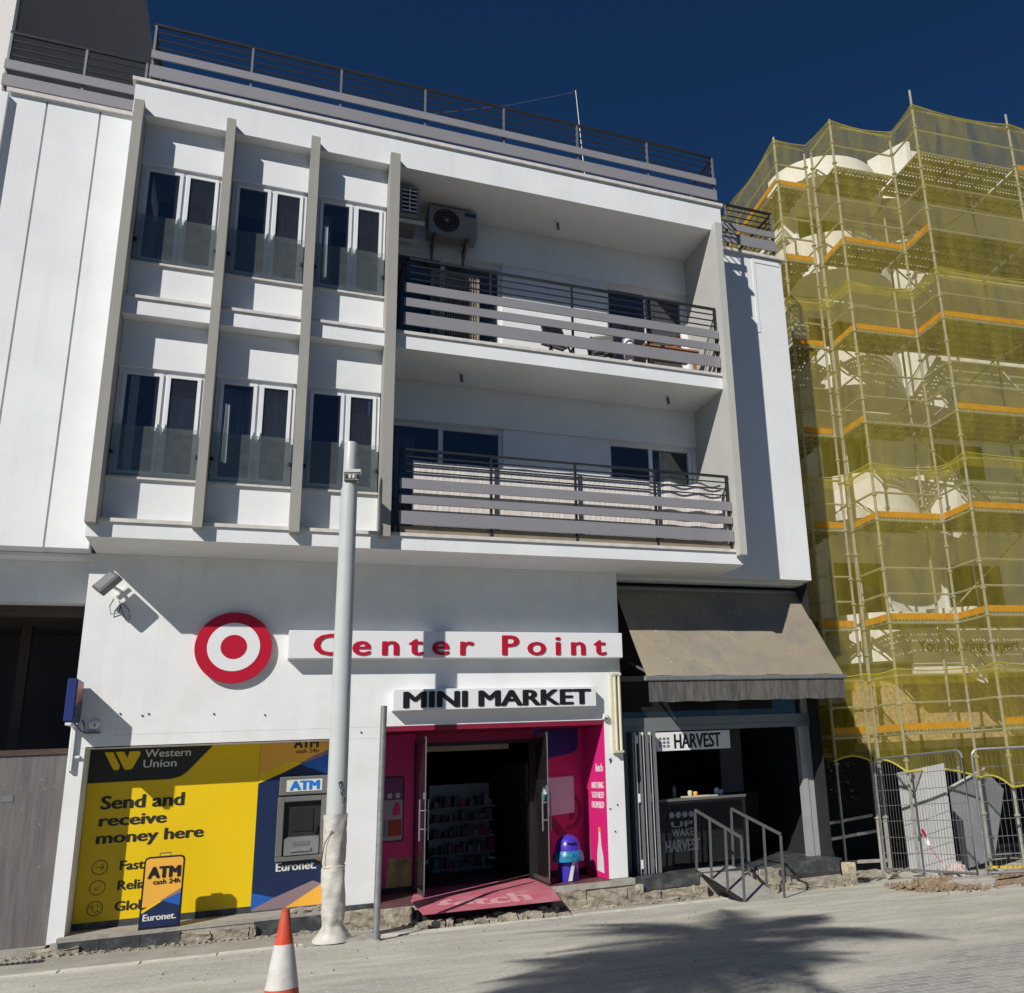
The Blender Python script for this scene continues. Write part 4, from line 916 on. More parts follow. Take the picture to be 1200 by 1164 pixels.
# glass doors folded outwards
def leaf(x, y1, y2, xo, hx):
    d = part('glass_door', MB().bar((x, y1, 0.01), (xo, y2, 0.01), 0.02, 0.06), STEELD, en)
    part('top_rail', MB().bar((x, y1, 2.10), (xo, y2, 2.10), 0.02, 0.03), STEELD, d)
    u = Vector((xo - x, y2 - y1, 0)); L = u.length; u.normalize(); n = Vector((u.y, -u.x, 0)); c = Vector(((x + xo) / 2, (y1 + y2) / 2, 1.06))
    part('pane', MB().obox(c, u, (0, 0, 1), n, L / 2, 1.02, 0.005), GLASSD, d)
    part('edge', MB().bar((xo, y2, 0.04), (xo, y2, 2.08), 0.018, 0.012), GALV, d)
    for s in (-1, 1):
        q = Vector((xo, y2, 0)) - u * 0.10 + n * s * 0.06
        part('door_handle', MB().tube([(q.x, q.y, 0.70), (q.x, q.y, 1.25)], 0.012, 6), GALV, d)
    for z in (0.85, 1.10):
        q = Vector((xo, y2, z)) - u * 0.10
        part('door_handle', MB().tube([q - n * 0.06, q + n * 0.06], 0.01, 6), GALV, d)
    part('lock', MB().bar(Vector((xo, y2, 1.30)) - u * 0.05 - n * 0.02, Vector((xo, y2, 1.30)) - u * 0.05 + n * 0.02, 0.05, 0.09), GALV, d)
    return d, c, u, n
leaf(2.26, 1.0, 0.0, 2.245, 0)
d2, c2, u2, n2 = leaf(4.09, 1.0, 0.0, 4.03, 0)
nv = -n2 if n2.x > 0 else n2
so_ = Vector((4.035, 0.20, 1.22)) + Vector((-0.008, 0, 0))
vs = [so_ + u2 * 0.09 * math.cos(k * math.pi / 10) + Vector((0, 0, 0.10 * math.sin(k * math.pi / 10))) for k in range(20)]
part('door_sticker', MB().prism(vs, (-0.003, 0, 0)), mat('sticker_teal', (0.02, 0.38, 0.42), 0.4), en)
part('door_sticker', MB().obox(so_ + Vector((-0.006, -0.08, 0.03)), u2, (0, 0, 1), (1, 0, 0), 0.09, 0.035, 0.002), SIGNW, en)
# interior
part('shop_room', MB().box(1.62, 1.64, 1.1, 6, -0.04, 2.9).box(5.2, 5.24, 1.1, 6, -0.04, 2.9).box(1.62, 5.24, 5.98, 6, -0.04, 2.9), DARK, en)
part('interior_ceiling', MB().box(1.62, 5.24, 1.1, 6.0, 2.25, 2.27), DARK, en)
part('lintel_panel', MB().box(2.312, 3.80, 1.4, 1.44, 1.93, 2.25), mat('beige_panel', (0.42, 0.38, 0.30), 0.8), en)
part('ceiling_tube', MB().box(3.0, 3.9, 2.2, 2.26, 2.18, 2.21), SIGNW, en)
part('side_shelf', MB().box(4.35, 4.9, 2.4, 5.2, 0.0, 1.7), SHELFW, en)
gf = thing('shelf_unit', 'white shelf unit with small goods seen inside the dark mini market', 'shelf', (3.3, 3.2, -0.04))
for z in (0.0, 0.24, 0.50, 0.76, 1.0):
    part('shelf', MB().box(2.85, 3.95, 3.0, 3.35, z, z + 0.025), GPANEL, gf)
part('back_panel', MB().box(2.87, 3.93, 3.36, 3.38, 0, 1.4), GALU, gf)
part('goods', MB().box(2.9, 3.9, 3.02, 3.1, -0.038, 0.0), SHELFW, gf)
k = 0
for z in (0.026, 0.266, 0.526, 0.786, 1.026):
    x = 2.9
    while x < 3.86:
        ww = random.uniform(0.05, 0.12); hh = random.uniform(0.08, 0.19)
        part('packet', MB().box(x, x + ww - 0.01, 3.03, 3.2, z, z + hh), random.choice([SHELFW, SLATE, SHELFW, PINKD, GPANEL]), gf); x += ww + random.choice([0, 0, 0.02, 0.06])
mt = thing('door_mat', 'pink red door mat sloping over the kerb with worn fetch lettering', 'mat', (3.0, -0.4, 0))
pts_t = [(2.30, 1.10, -0.040), (4.05, 1.12, -0.040), (3.98, 0.02, -0.035), (4.0, -0.20, -0.05), (3.95, -0.78, -0.145), (2.10, -0.85, -0.125), (2.05, -0.15, -0.035)]
mb = MB(); top = [Vector(p) for p in pts_t]
vs = top + [p - Vector((0, 0, 0.012)) for p in top]
fs = [(0, 6, 2, 1), (6, 3, 2), (6, 5, 4, 3), (7, 8, 9, 13), (13, 9, 10), (13, 10, 11, 12)] + [(i, (i + 1) % 7, (i + 1) % 7 + 7, i + 7) for i in range(7)]
part('mat', mb.add(vs, fs), MAT_RED, mt)
lettering('lettering', 'fetch', (2.35, -0.70, -0.122), (1, 0.03, 0), (0, 1, 0.17), 1.25, 0.40, MAT_PINK, mt, depth=0.003, bold=0.03)
mb = MB(); mb.box(2.1, 3.9, -0.50, -0.13, -0.34, -0.16)
part('mat_shade_block', mb, DARK, mt)  # dark block standing in for the shade beneath the overhanging mat
# bin
t = thing('litter_bin', 'purple and teal mushroom shaped litter bin in the entrance niche', 'bin', (4.40, 0.28, -0.045))
b0 = (4.42, 0.32, -0.044)
part('body', MB().lathe(b0, [(0.15, 0), (0.16, 0.02), (0.145, 0.34)], 20), BINP, t, smooth=True)
part('skirt', MB().lathe(b0, [(0.145, 0.341), (0.235, 0.28), (0.24, 0.30), (0.225, 0.38), (0.20, 0.43), (0.14, 0.44)], 24), BINT, t, smooth=True)
part('lid', MB().lathe(b0, [(0.19, 0.43), (0.185, 0.50), (0.155, 0.58), (0.10, 0.635), (0.03, 0.655), (0.005, 0.657)], 24), BINP, t, smooth=True)
part('opening', MB().tube([(4.36, 0.145, 0.50), (4.42, 0.128, 0.485), (4.49, 0.14, 0.50)], 0.012, 6), INK, t)
part('printed_band', MB().prism([(4.36, 0.150, -0.03), (4.42, 0.142, -0.03), (4.49, 0.158, 0.28), (4.44, 0.150, 0.28)], (0, -0.006, 0)), LT, t)

# ------------------------------------------------------------------ awning
aw = thing('awning', 'weathered taupe fabric awning pulled out over the right hand shop', 'awning', (7.0, 0, 4.4))
A0 = (5.40, 0.50, 4.46); A1 = (8.97, 0.50, 4.46); B0 = (5.40, -0.72, 2.86); B1 = (8.97, -0.72, 2.86)
mb = MB(); nx, ny = 28, 10; vs = []
for j in range(ny + 1):
    s = j / ny
    for i in range(nx + 1):
        q = i / nx
        p = Vector(A0).lerp(Vector(A1), q).lerp(Vector(B0).lerp(Vector(B1), q), s)
        p.z -= 0.03 * math.sin(math.pi * s) * (0.8 + 0.2 * math.sin(q * 9)) + 0.012 * math.sin(q * 23 + s * 3) * s
        vs.append(p)
mb.add(vs, [(j * (nx + 1) + i, j * (nx + 1) + i + 1, (j + 1) * (nx + 1) + i + 1, (j + 1) * (nx + 1) + i) for j in range(ny) for i in range(nx)])
part('fabric', mb, AWN, aw, smooth=True)
part('roller', MB().tube([(5.38, 0.50, 4.46), (8.99, 0.50, 4.46)], 0.045, 10), GALU, aw)
part('front_bar', MB().box(5.36, 9.01, -0.76, -0.70, 2.79, 2.86), GALV, aw, bevel=0.01)
mb = MB(); vs = []
for i in range(61):
    x = 5.42 + (8.96 - 5.42) * i / 60; dy = 0.012 * math.sin(i * 1.3)
    vs += [(x, -0.73, 2.789), (x, -0.73 + dy, 2.47 + 0.006 * math.sin(i * .7))]
mb.add(vs, [(2 * i, 2 * i + 2, 2 * i + 3, 2 * i + 1) for i in range(60)])
part('valance', mb, AWNV, aw, smooth=True)
part('arm', MB().bar((5.6, 0.44, 3.2), (5.6, -0.7, 2.83), 0.03), GALU, aw)
part('arm', MB().bar((8.8, 0.44, 3.2), (8.8, -0.7, 2.83), 0.03), GALU, aw)
part('gear_box', MB().box(8.99, 9.06, 0.42, 0.55, 4.36, 4.50), CREAM, aw)

# ------------------------------------------------------------------ Harvest shop
# everything of the juice shop sits 0.25 m deeper than the wall face
hs = thing('juice_shop', 'dark open shop front with grey metal frame and Harvest banner under the awning', 'shop front', (7.0, 0.2, 0))
fr = MB(); yf = 0.45
fr.box(5.31, 8.95, yf - 0.02, yf + 0.10, 2.16, 2.30).box(5.31, 8.95, yf - 0.03, yf + 0.08, 2.082, 2.158)
part('transom', fr, GALU, hs)
part('jamb', MB().box(8.71, 8.82, yf - 0.02, yf + 0.1, -0.064, 2.08).box(8.823, 8.945, yf + 0.0, yf + 0.12, -0.064, 3.0), mat('pale_aluminium', (0.42, 0.43, 0.43), 0.4, metal=0.2, var=0.1), hs)
part('jamb', MB().box(5.31, 5.49, yf - 0.02, yf + 0.1, -0.064, 2.08), GALU, hs)
part('top_light', MB().box(5.31, 8.82, yf + 0.02, yf + 0.03, 2.302, 2.9), GLASS, hs)
part('top_rail', MB().box(5.31, 8.82, yf - 0.01, yf + 0.09, 2.90, 2.98), GALU, hs)
part('upper_wall', MB().box(5.31, 8.95, yf + 0.1, yf + 0.3, 2.98, 4.56), DARK, hs)
part('shop_interior', MB().box(5.27, 5.30, 0.1, 4.0, -0.06, 3.0).box(8.95, 8.96, 0.1, 4.0, -0.06, 4.56).box(5.3, 8.96, 3.95, 4.0, -0.06, 3.0).box(5.3, 8.96, 0.5, 4.0, 2.98, 3.0), DARK, hs)
part('interior_panel', MB().box(7.9, 8.35, 1.9, 1.94, 1.0, 2.6), mat('inner_panel', (0.10, 0.10, 0.105), 0.8), hs)
part('interior_door', MB().box(8.2, 8.8, 2.2, 2.25, -0.06, 0.95), BROWN, hs)
for i in range(7):
    x = 5.51 + i * 0.064
    d = part('shutter_panel', MB().box(x, x + 0.018, yf - 0.20 + 0.05 * (i % 2), yf + 0.18, -0.06, 2.075), ALU if i % 2 else GALU, hs)
    if i in (1, 4):
        for z in (0.02, 1.0, 1.9): part('hinge', MB().box(x + 0.019, x + 0.05, yf - 0.16, yf - 0.10, z, z + 0.13), SIGNW, d)
part('side_pane', MB().box(5.99, 7.5, yf + 0.005, yf + 0.012, -0.06, 0.95), glass_mat('counter_glass', (0.9, 0.9, 0.9), 1.35), hs)
bn = thing('harvest_banner', 'white banner with black condensed capitals HARVEST hanging under the transom', 'banner', (6.5, 0.18, 1.76))
part('cloth', MB().box(5.99, 7.345, yf - 0.035, yf - 0.025, 1.765, 2.06), SIGNW, bn)
wall_text('lettering', 'HARVEST', 6.31, 7.17, 1.795, 2.03, yf - 0.036, INK, bn, bold=0.03, depth=0.004)
mb = MB()
for k in range(9): a = 6.04 + (k % 3) * 0.07; mb.box(a, a + 0.045, yf - 0.040, yf - 0.0355, 1.82 + (k // 3) * 0.06, 1.86 + (k // 3) * 0.06)
part('faded_emblem', mb, GALU, bn)
ct = thing('shop_counter', 'black counter with white stencilled Harvest lettering and grained pale top', 'counter', (7.0, 1.0, -0.06))
part('counter_front', MB().box(5.995, 7.58, 0.48, 0.52, -0.06, 0.97), mat('counter_black', (0.012, 0.013, 0.015), 0.5, var=0.2), ct)
part('counter_top', MB().box(5.995, 7.60, 0.47, 1.25, 0.972, 1.01), mat('counter_top', (0.13, 0.12, 0.12), 0.4, var=0.2), ct)
part('chopping_board', MB().box(6.55, 7.1, 0.52, 0.80, 1.012, 1.03), CREAM, ct)
wall_text('lettering', 'HARVEST', 6.09, 6.71, 0.20, 0.385, 0.479, SIGNW, ct, bold=0.03, depth=0.003)
wall_text('lettering', 'WAKE', 6.21, 6.60, 0.43, 0.55, 0.479, SIGNW, ct, bold=0.02, depth=0.003)
wall_text('lettering', 'UP', 6.21, 6.60, 0.57, 0.66, 0.479, SIGNW, ct, bold=0.02, depth=0.003)
for k in range(4):
    a = 6.23 + k * 0.115; flat('stencil_mark', circ(a, 0.76, 0.05, 7), 0.479, SIGNW, ct, t=0.003)
for k, (x, h, m) in enumerate(((6.75, 0.10, CREAM), (6.85, 0.08, ORAN), (7.25, 0.12, SIGNW), (7.33, 0.09, SIGNW), (6.45, 0.2, STEELD))):
    o = tag(part('jar', MB().lathe((x, 0.85, 1.012), [(0.035, 0), (0.04, h * 0.8), (0.025, h)], 10), m), ['cream jar on the juice counter beside the board', 'orange tub on the juice counter beside the board', 'white cup near the right end of the juice counter', 'shorter white cup near the right end of the juice counter', 'tall steel juicer at the left on the juice counter'][k], 'jar')

# ramp with handrails
rp = thing('access_ramp', 'grey steel access ramp with two tube handrails at the juice shop door', 'ramp', (6.8, -0.6, -0.3))
La, Lb = Vector((6.40, 0.02, -0.02)), Vector((6.56, -1.17, -0.40)); Ra, Rb = Vector((7.04, 0.02, -0.04)), Vector((7.25, -1.12, -0.41))
mb = MB(); top = [La, Ra, Rb, Lb]
part('plate', mb.prism(top, (0, 0, -0.02)), mat('ramp_plate', (0.33, 0.325, 0.30), 0.7, var=0.2, scale=8, dirt=(0.33, 0.31, 0.27), dscale=4, damt=0.6), rp)
part('side_channel', MB().bar(La - Vector((0.0, 0, 0.05)), Lb - Vector((0, 0, 0.0)), 0.02, 0.06), BLACK, rp)
RAILG = mat('ramp_rail_paint', (0.14, 0.14, 0.145), 0.45, metal=0.3, var=0.15, scale=20)
for a, b in ((La, Lb), (Ra, Rb)):
    ta, tb_ = a + Vector((0.03, 0, 0.86)), b + Vector((0.02, 0, 0.88))
    hr = part('handrail', MB().bar(ta, tb_, 0.035, 0.035), RAILG, rp)
    for s in (0, 0.33, 0.67, 1.0):
        p = a.lerp(b, s); q = ta.lerp(tb_, s)
        part('baluster', MB().bar(p - Vector((0, 0, 0.01)), q - Vector((0, 0, 0.018)), 0.03, 0.03), RAILG, hr)
t = tag(part('stone_block', rough_block(9.30, 9.52, 0.30, 0.50, -0.53, -0.22, 0.012), mat('pale_stone', (0.55, 0.48, 0.33), 0.9, var=0.25, scale=12, bump=0.5)), 'pale yellow cut stone block on the ground right of the juice shop', 'stone')
part_b = thing('metal_stake', 'thin dark stake leaning beside the pale stone block', 'stake', (9.1, 0.2, -0.5))
part('rod', MB().bar((9.08, 0.1, -0.5), (8.98, 0.2, 0.16), 0.03), STEELD, part_b)
part('foot_plate', MB().box(9.02, 9.14, 0.03, 0.17, -0.525, -0.50), STEELD, part_b)
t = tag(part('rubber_foot', MB().lathe((9.45, 0.10, -0.51), [(0.16, 0), (0.15, 0.05), (0.07, 0.07)], 14), BLACK), 'black round rubber foot lying before the pale stone block', 'rubber foot')

# ------------------------------------------------------------------ lamp post, steel post, cone
def lamp_post():
    bx, by = 0.955, -1.39; gz = G(bx, by)
    t = thing('lamp_post', 'white round lamp post with plastic wrapped foot in front of the shops', 'lamp post', (bx, by, gz))
    def pr(r, z0, z1): return [(r, z0), (r, z1)]
    part('pole', MB().lathe((bx, by, 0), [(0.118, 1.13), (0.112, 3.0), (0.104, 5.25), (0.104, 5.30)], 28), POSTW, t, smooth=True)
    part('lamp_head', MB().lathe((bx, by, 0), [(0.090, 5.301), (0.088, 5.55), (0.086, 5.93), (0.080, 5.95)], 28), POSTW, t, smooth=True)
    # side fixture
    arm = MB(); vs = []
    arm.prism([(bx - 0.085, by - 0.10, 5.50), (bx + 0.12, by - 0.16, 5.50), (bx + 0.145, by - 0.10, 5.50), (bx + 0.13, by + 0.02, 5.50), (bx - 0.08, by + 0.02, 5.50)], (0, 0, 0.04))
    part('fixture_plate', arm, POSTW, t)
    b = MB().prism([(bx - 0.08, by - 0.105, 5.38), (bx + 0.11, by - 0.15, 5.38), (bx + 0.12, by - 0.02, 5.38), (bx - 0.07, by - 0.0, 5.38)], (0, 0, 0.118))
    fx = part('fixture_body', b, STEELD, t, bevel=0.01)
    u = Vector((0.19, -0.045, 0)).normalized(); n = Vector((u.y, -u.x, 0))
    for k in range(4):
        part('led', MB().obox(Vector((bx - 0.055 + k * 0.045, by - 0.118 - k * 0.0105, 5.44)), u, (0, 0, 1), n, 0.012, 0.025, 0.005), BLACK if k in (0, 3) else LT, fx)
    # dusty wrapping
    prof = []; z = gz + 0.0
    mb = MB(); n_ = 26; rows = 34; vs = []
    for j in range(rows + 1):
        s = j / rows; zz = gz + 0.02 + s * (1.16 - gz)
        r0 = 0.132 + 0.10 * max(0, 1 - s / 0.10) ** 1.2
        tie = 0.02 * math.exp(-((s - 0.58) / 0.012) ** 2) + 0.03 * math.exp(-((s - 0.13) / 0.02) ** 2)
        for k in range(n_):
            a = 2 * math.pi * k / n_
            r = r0 - tie + 0.007 * math.sin(3 * a + 9 * s) + 0.006 * math.sin(5 * a - 17 * s + 1) + 0.012 * math.sin(2 * a + 60 * s) * max(0, 0.6 - s) + random.uniform(-.004, .004)
            vs.append((bx + 0.02 * (0.5 - s) + r * math.cos(a), by + r * math.sin(a), zz))
    fs = [(j * n_ + k, j * n_ + (k + 1) % n_, (j + 1) * n_ + (k + 1) % n_, (j + 1) * n_ + k) for j in range(rows) for k in range(n_)]
    part('plastic_wrap', mb.add(vs, fs), WRAP, t, smooth=True)
    part('tie', MB().lathe((bx, by, gz + 0.02 + 0.58 * (1.16 - gz)), [(0.125, -0.012), (0.132, 0), (0.125, 0.012)], 20), CREAM, t)
    part('tie', MB().tube([(bx - 0.05, by - 0.15, 1.0), (bx - 0.13, by - 0.12, 0.85), (bx - 0.16, by - 0.1, 0.6)], 0.005, 4), BLACK, t)
    part('mortar_collar', rough_block(bx - 0.3, bx + 0.55, by - 0.20, by + 0.2, gz - 0.05, gz + 0.02, 0.03), CONCR, t)
    # hand-drawn tag
    tg = lettering('graffiti', 'BSS', (bx + 0.0, by - 0.118, 1.55), (0.25, 0, -1), (1, 0.0, 0.25), 0.26, 0.05, INK, t, depth=0.004, bold=-0.01)
lamp_post()
bx, by = 1.43, -1.635; gz = G(bx, by)
t = thing('steel_post', 'thin galvanised steel post right of the lamp post', 'post', (bx, by, gz))
part('tube', MB().tube([(bx, by, gz - 0.05), (bx + 0.02, by, 2.43)], 0.038, 14), GALV, t, smooth=True)
part('rim', MB().lathe((bx + 0.02, by, 2.431), [(0.039, 0), (0.030, 0.004), (0.030, 0.005)], 14), STEELD, t)
part('base_collar', MB().lathe((bx, by, gz - 0.01), [(0.07, 0.0), (0.05, 0.025), (0.04, 0.03)], 10), CONCR, t)
# cone
cx0, cy0 = 0.279, -5.86; gz = G(cx0, cy0); H = 0.683 - gz
t = thing('traffic_cone', 'dusty orange and white traffic cone standing in the street', 'traffic cone', (cx0, cy0, gz))
ax = 0.025
def rad(s): return 0.150 - (0.150 - 0.026) * s
def crv(z0, z1, d=0.0, n=4): return [(rad(z0 / H + (z1 - z0) / H * i / n) + d, z0 + (z1 - z0) * i / n) for i in range(n + 1)]
part('body', MB().lathe((cx0, cy0, gz), crv(0.03, H), 32), CONE_O, t, smooth=True)
part('reflective_sleeve', MB().lathe((cx0, cy0, gz), crv(H - 0.52, H - 0.232, 0.003), 32), CONE_W, t, smooth=True)
part('tip', MB().lathe((cx0, cy0, gz), [(0.027, H - 0.02), (0.029, H - 0.015), (0.029, H), (0.02, H + 0.004)], 20), CONE_O, t)
part('base', MB().box(cx0 - 0.2, cx0 + 0.2, cy0 - 0.2, cy0 + 0.2, gz + 0.001, gz + 0.03), CONE_O, t, bevel=0.01)
# ------------------------------------------------------------------ palm behind the photographer
def palm(x, y, zc, nf, lmin, lmax, label):
    pm = thing('palm_tree', label, 'palm tree', (x, y, G(x, y)))
    part('trunk', MB().tube([(x, y, -0.2), (x + .05, y, zc * 0.5), (x, y + 0.05, zc)], [0.26, 0.2, 0.17], 12), BARK, pm)
    for k in range(nf):
        a = k * 2.399; el = random.uniform(-0.1, 0.85); Lf = random.uniform(lmin, lmax)
        mb = MB(); P0 = Vector((x, y + 0.05, zc)); pts = []
        for i in range(11):
            s = i / 10; h = math.sin(el) * Lf * s - 0.85 * (s ** 2) * Lf * 0.55; rr = math.cos(el) * Lf * s
            pts.append(P0 + Vector((math.cos(a) * rr, math.sin(a) * rr, h)))
        mb.tube(pts, [0.02] * 10 + [0.006], 4)
        for i in range(1, 11):
            for hlf in (0, 0.5):
                p = pts[i - 1].lerp(pts[i], hlf); d = (pts[i] - pts[i - 1]).normalized(); sd = Vector((-math.sin(a), math.cos(a), 0))
                ll = 0.55 * math.sin(math.pi * min(1, (i + hlf) / 10.5 + 0.06)) + 0.08
                for sg in (-1, 1):
                    e = p + sd * sg * ll * 0.85 + d * ll * 0.55 + Vector((0, 0, -0.12 * ll)); wv = d * 0.05
                    mb.add([p - wv, p + wv, e], [(0, 1, 2)])
        part('frond', mb, PALM, pm)
palm(-3.45, -11.35, 7.7, 22, 1.9, 3.0, 'tall palm tree whose crown shades the street before the juice shop')
palm(-4.9, -12.9, 8.0, 20, 1.5, 2.2, 'second palm tree, left of and behind the tall one')

# ------------------------------------------------------------------ neighbour under scaffold (rotated by -4.9 degrees)
S6 = Vector((12.2, -0.8, 0)); XU = Vector((0.9963, -0.0854, 0)); YW = Vector((0.0854, 0.9963, 0))
def L(u, w_, z=0.0): return S6 + XU * u + YW * w_ + Vector((0, 0, z))
nb = thing('neighbour_building', 'white building with round balconies wrapped in scaffold and yellow net', 'building', tuple(L(2, 4, -0.6)))
def lbox(mb, u0, u1, w0, w1, z0, z1):
    return mb.prism([L(u0, w0, z0), L(u1, w0, z0), L(u1, w1, z0), L(u0, w1, z0)], (0, 0, z1 - z0))
part('wall', lbox(MB(), -1.5, 9, 3.4, 10, 2.6, 14.2), NBW, nb)
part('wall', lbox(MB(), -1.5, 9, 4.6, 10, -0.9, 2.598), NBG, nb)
part('roof_slab', lbox(MB(), -1.6, 9.2, 3.2, 10.2, 14.21, 14.4), NBW, nb)
floors = (3.3, 6.25, 9.2, 12.0, 14.42)
for i, z in enumerate(floors):
    # round balcony
    def arc(r, c, z, a0=180, a1=360, n=18, sq=1.0): return [L(c[0] + r * math.cos(math.radians(a0 + (a1 - a0) * k / n)), c[1] + sq * r * math.sin(math.radians(a0 + (a1 - a0) * k / n)), z) for k in range(n + 1)]
    c = (-0.50, 3.25); ro = 1.38
    part('balcony_slab', MB().prism(arc(ro + 0.05, c, z), (0, 0, 0.2)), NBW, nb)
    o_, i_ = arc(ro, c, z + 0.201, n=18), arc(ro - 0.12, c, z + 0.201, n=18)
    mb = MB(); h = Vector((0, 0, 0.78 if i < 4 else 0.35)); m_ = len(o_)
    vs = o_ + i_ + [p + h for p in o_] + [p + h for p in i_]; fs = []
    for k in range(m_ - 1):
        fs += [(k, k + 1, 2 * m_ + k + 1, 2 * m_ + k), (m_ + k, 3 * m_ + k, 3 * m_ + k + 1, m_ + k + 1), (2 * m_ + k, 2 * m_ + k + 1, 3 * m_ + k + 1, 3 * m_ + k)]
    part('balcony_parapet', mb.add(vs, fs), NBW, nb, smooth=True)
    # stepped square balconies to the right
    part('balcony_slab', lbox(MB(), 0.95, 9.0, 1.65, 3.398, z, z + 0.2), NBW, nb)
    part('balcony_parapet', lbox(lbox(MB(), 0.95, 9.0, 1.65, 1.77, z + 0.201, z + 0.85), 0.95, 1.07, 1.772, 3.398, z + 0.201, z + 0.95), NBW, nb)
    part('balcony_fin', MB().prism([L(0.55, 2.6, z + 0.1), L(0.95, 1.60, z - 0.5), L(0.95, 1.60, z + 1.05), L(0.55, 2.6, z + 1.15)], XU * 0.12), NBW, nb)
    if i < 4:
        w_ = part('balcony_door', lbox(MB(), -1.2, 0.2, 3.34, 3.398, z + 0.25, z + 2.35), ALU, nb)
        part('pane', lbox(MB(), -1.13, -0.52, 3.33, 3.339, z + 0.3, z + 2.3), BLACK, w_)
        part('pane', lbox(MB(), -0.48, 0.13, 3.33, 3.339, z + 0.3, z + 2.3), BLACK, w_)
        for u0 in (1.7, 4.3, 6.7):
            w_ = part('balcony_door', lbox(MB(), u0, u0 + 1.6, 3.34, 3.398, z + 0.25, z + 2.35), ALU, nb)
            part('pane', lbox(MB(), u0 + .07, u0 + .77, 3.33, 3.339, z + 0.3, z + 2.3), BLACK, w_)
            part('pane', lbox(MB(), u0 + .83, u0 + 1.53, 3.33, 3.339, z + 0.3, z + 2.3), BLACK, w_)
# sign band and boards at first floor level
part('sign_band', lbox(MB(), -0.6, 9, 1.61, 1.69, 3.0, 3.95), NBW, nb)
lettering('lettering', 'Your lighting expert', L(-0.45, 1.60, 3.36), XU, (0, 0, 1), 2.42, 0.30, INK, nb, bold=-0.003, depth=0.01)
ob = thing('osb_hoarding', 'golden chipboard hoarding behind the net above the building entrance', 'hoarding', tuple(L(1, 2.2, 1.0)))
u = -1.6
while u < 6:
    part('board', lbox(MB(), u, u + 1.21, 2.32 + 0.012 * (int(u * 2) % 2), 2.36 + 0.012 * (int(u * 2) % 2), 1.75, 2.95), OSB, ob); u += 1.222
part('beam', lbox(MB(), -1.7, 6, 2.30, 4.5, 1.6, 1.74), BROWN, ob)
# near-black sheets stand in for the deep shade at ground level
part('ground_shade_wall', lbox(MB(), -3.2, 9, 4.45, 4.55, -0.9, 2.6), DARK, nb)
part('passage_light_block', lbox(MB(), -3.4, 9, 2.7, 4.6, 1.55, 1.60), DARK, nb)  # roof sheet added to keep sky light out of the passage
part('passage_shade_sheet', lbox(MB(), -4.0, -1.4, 6.0, 6.1, -1, 6.0), DARK, nb)  # added end sheet, its colour carries the shade of the passage

# ---- scaffold
sc = thing('scaffold', 'tubular scaffold with orange toe boards and yellow debris net', 'scaffold', tuple(L(0, 0, -0.6)))
levels = [1.92, 3.95, 5.95, 7.97, 9.97, 12.0, 13.85]
std = {'S7': (2.5, 0), 'S6': (0, 0), 'S5': (0, 0.9), 'S4': (-1.5, 0.9), 'S3': (-1.5, 1.8), 'S2': (-1.68, 1.8), 'S1': (-2.42, 1.8),
       'I7': (2.5, 1.5), 'I6': (0.02, 1.5), 'I4': (-1.5, 1.84), 'B1': (-2.42, 4.0), 'C1': (-1.7, 4.0), 'B2': (-2.42, 6.2), 'B3': (-2.42, 10.5), 'S8': (5.0, 0), 'I8': (5.0, 1.5)}
topz = {'S6': 15.35, 'S4': 15.0, 'S7': 15.25, 'S1': 15.05, 'S5': 14.75, 'S2': 14.75, 'S3': 14.8}
r = 0.024
for k, (u, w_) in std.items():
    gz = G(L(u, w_).x, L(u, w_).y); zt = topz.get(k, 14.3)
    s = part('standard', MB().tube([L(u, w_, gz + 0.02), L(u, w_, zt)], r * 1.12, 8), SCAF, sc)
    part('base_plate', MB().prism([L(u - .08, w_ - .08, gz), L(u + .08, w_ - .08, gz), L(u + .08, w_ + .08, gz), L(u - .08, w_ + .08, gz)], (0, 0, 0.015)), STEELD, s)
    if k[0] in 'S':
        z = 0.4
        while z < zt - 0.3:
            part('coupler', MB().lathe(tuple(L(u, w_, z)), [(0.03, -0.03), (0.055, -0.012), (0.055, 0.012), (0.03, 0.03)], 8), SCAF, s); z += 0.5 if z > 1.4 else 1.0
bays = [('S6', 'S7'), ('S7', 'S8'), ('S5', 'S6'), ('S4', 'S5'), ('S3', 'S4'), ('S1', 'S2'), ('S1', 'B1'), ('B1', 'B2'), ('B2', 'B3')]
inner = [('I6', 'I7'), ('I7', 'I8'), ('S6', 'I6'), ('S7', 'I7'), ('I4', 'S4')]
for z in levels:
    for a, b in bays:
        for dz in (-0.06, 0.5, 1.0):
            part('ledger', MB().tube([L(*std[a], z + dz), L(*std[b], z + dz)], r * 0.9, 6), SCAF, sc)
    for a, b in inner: part('transom', MB().tube([L(*std[a], z - 0.06), L(*std[b], z - 0.06)], r * 0.9, 6), SCAF, sc)
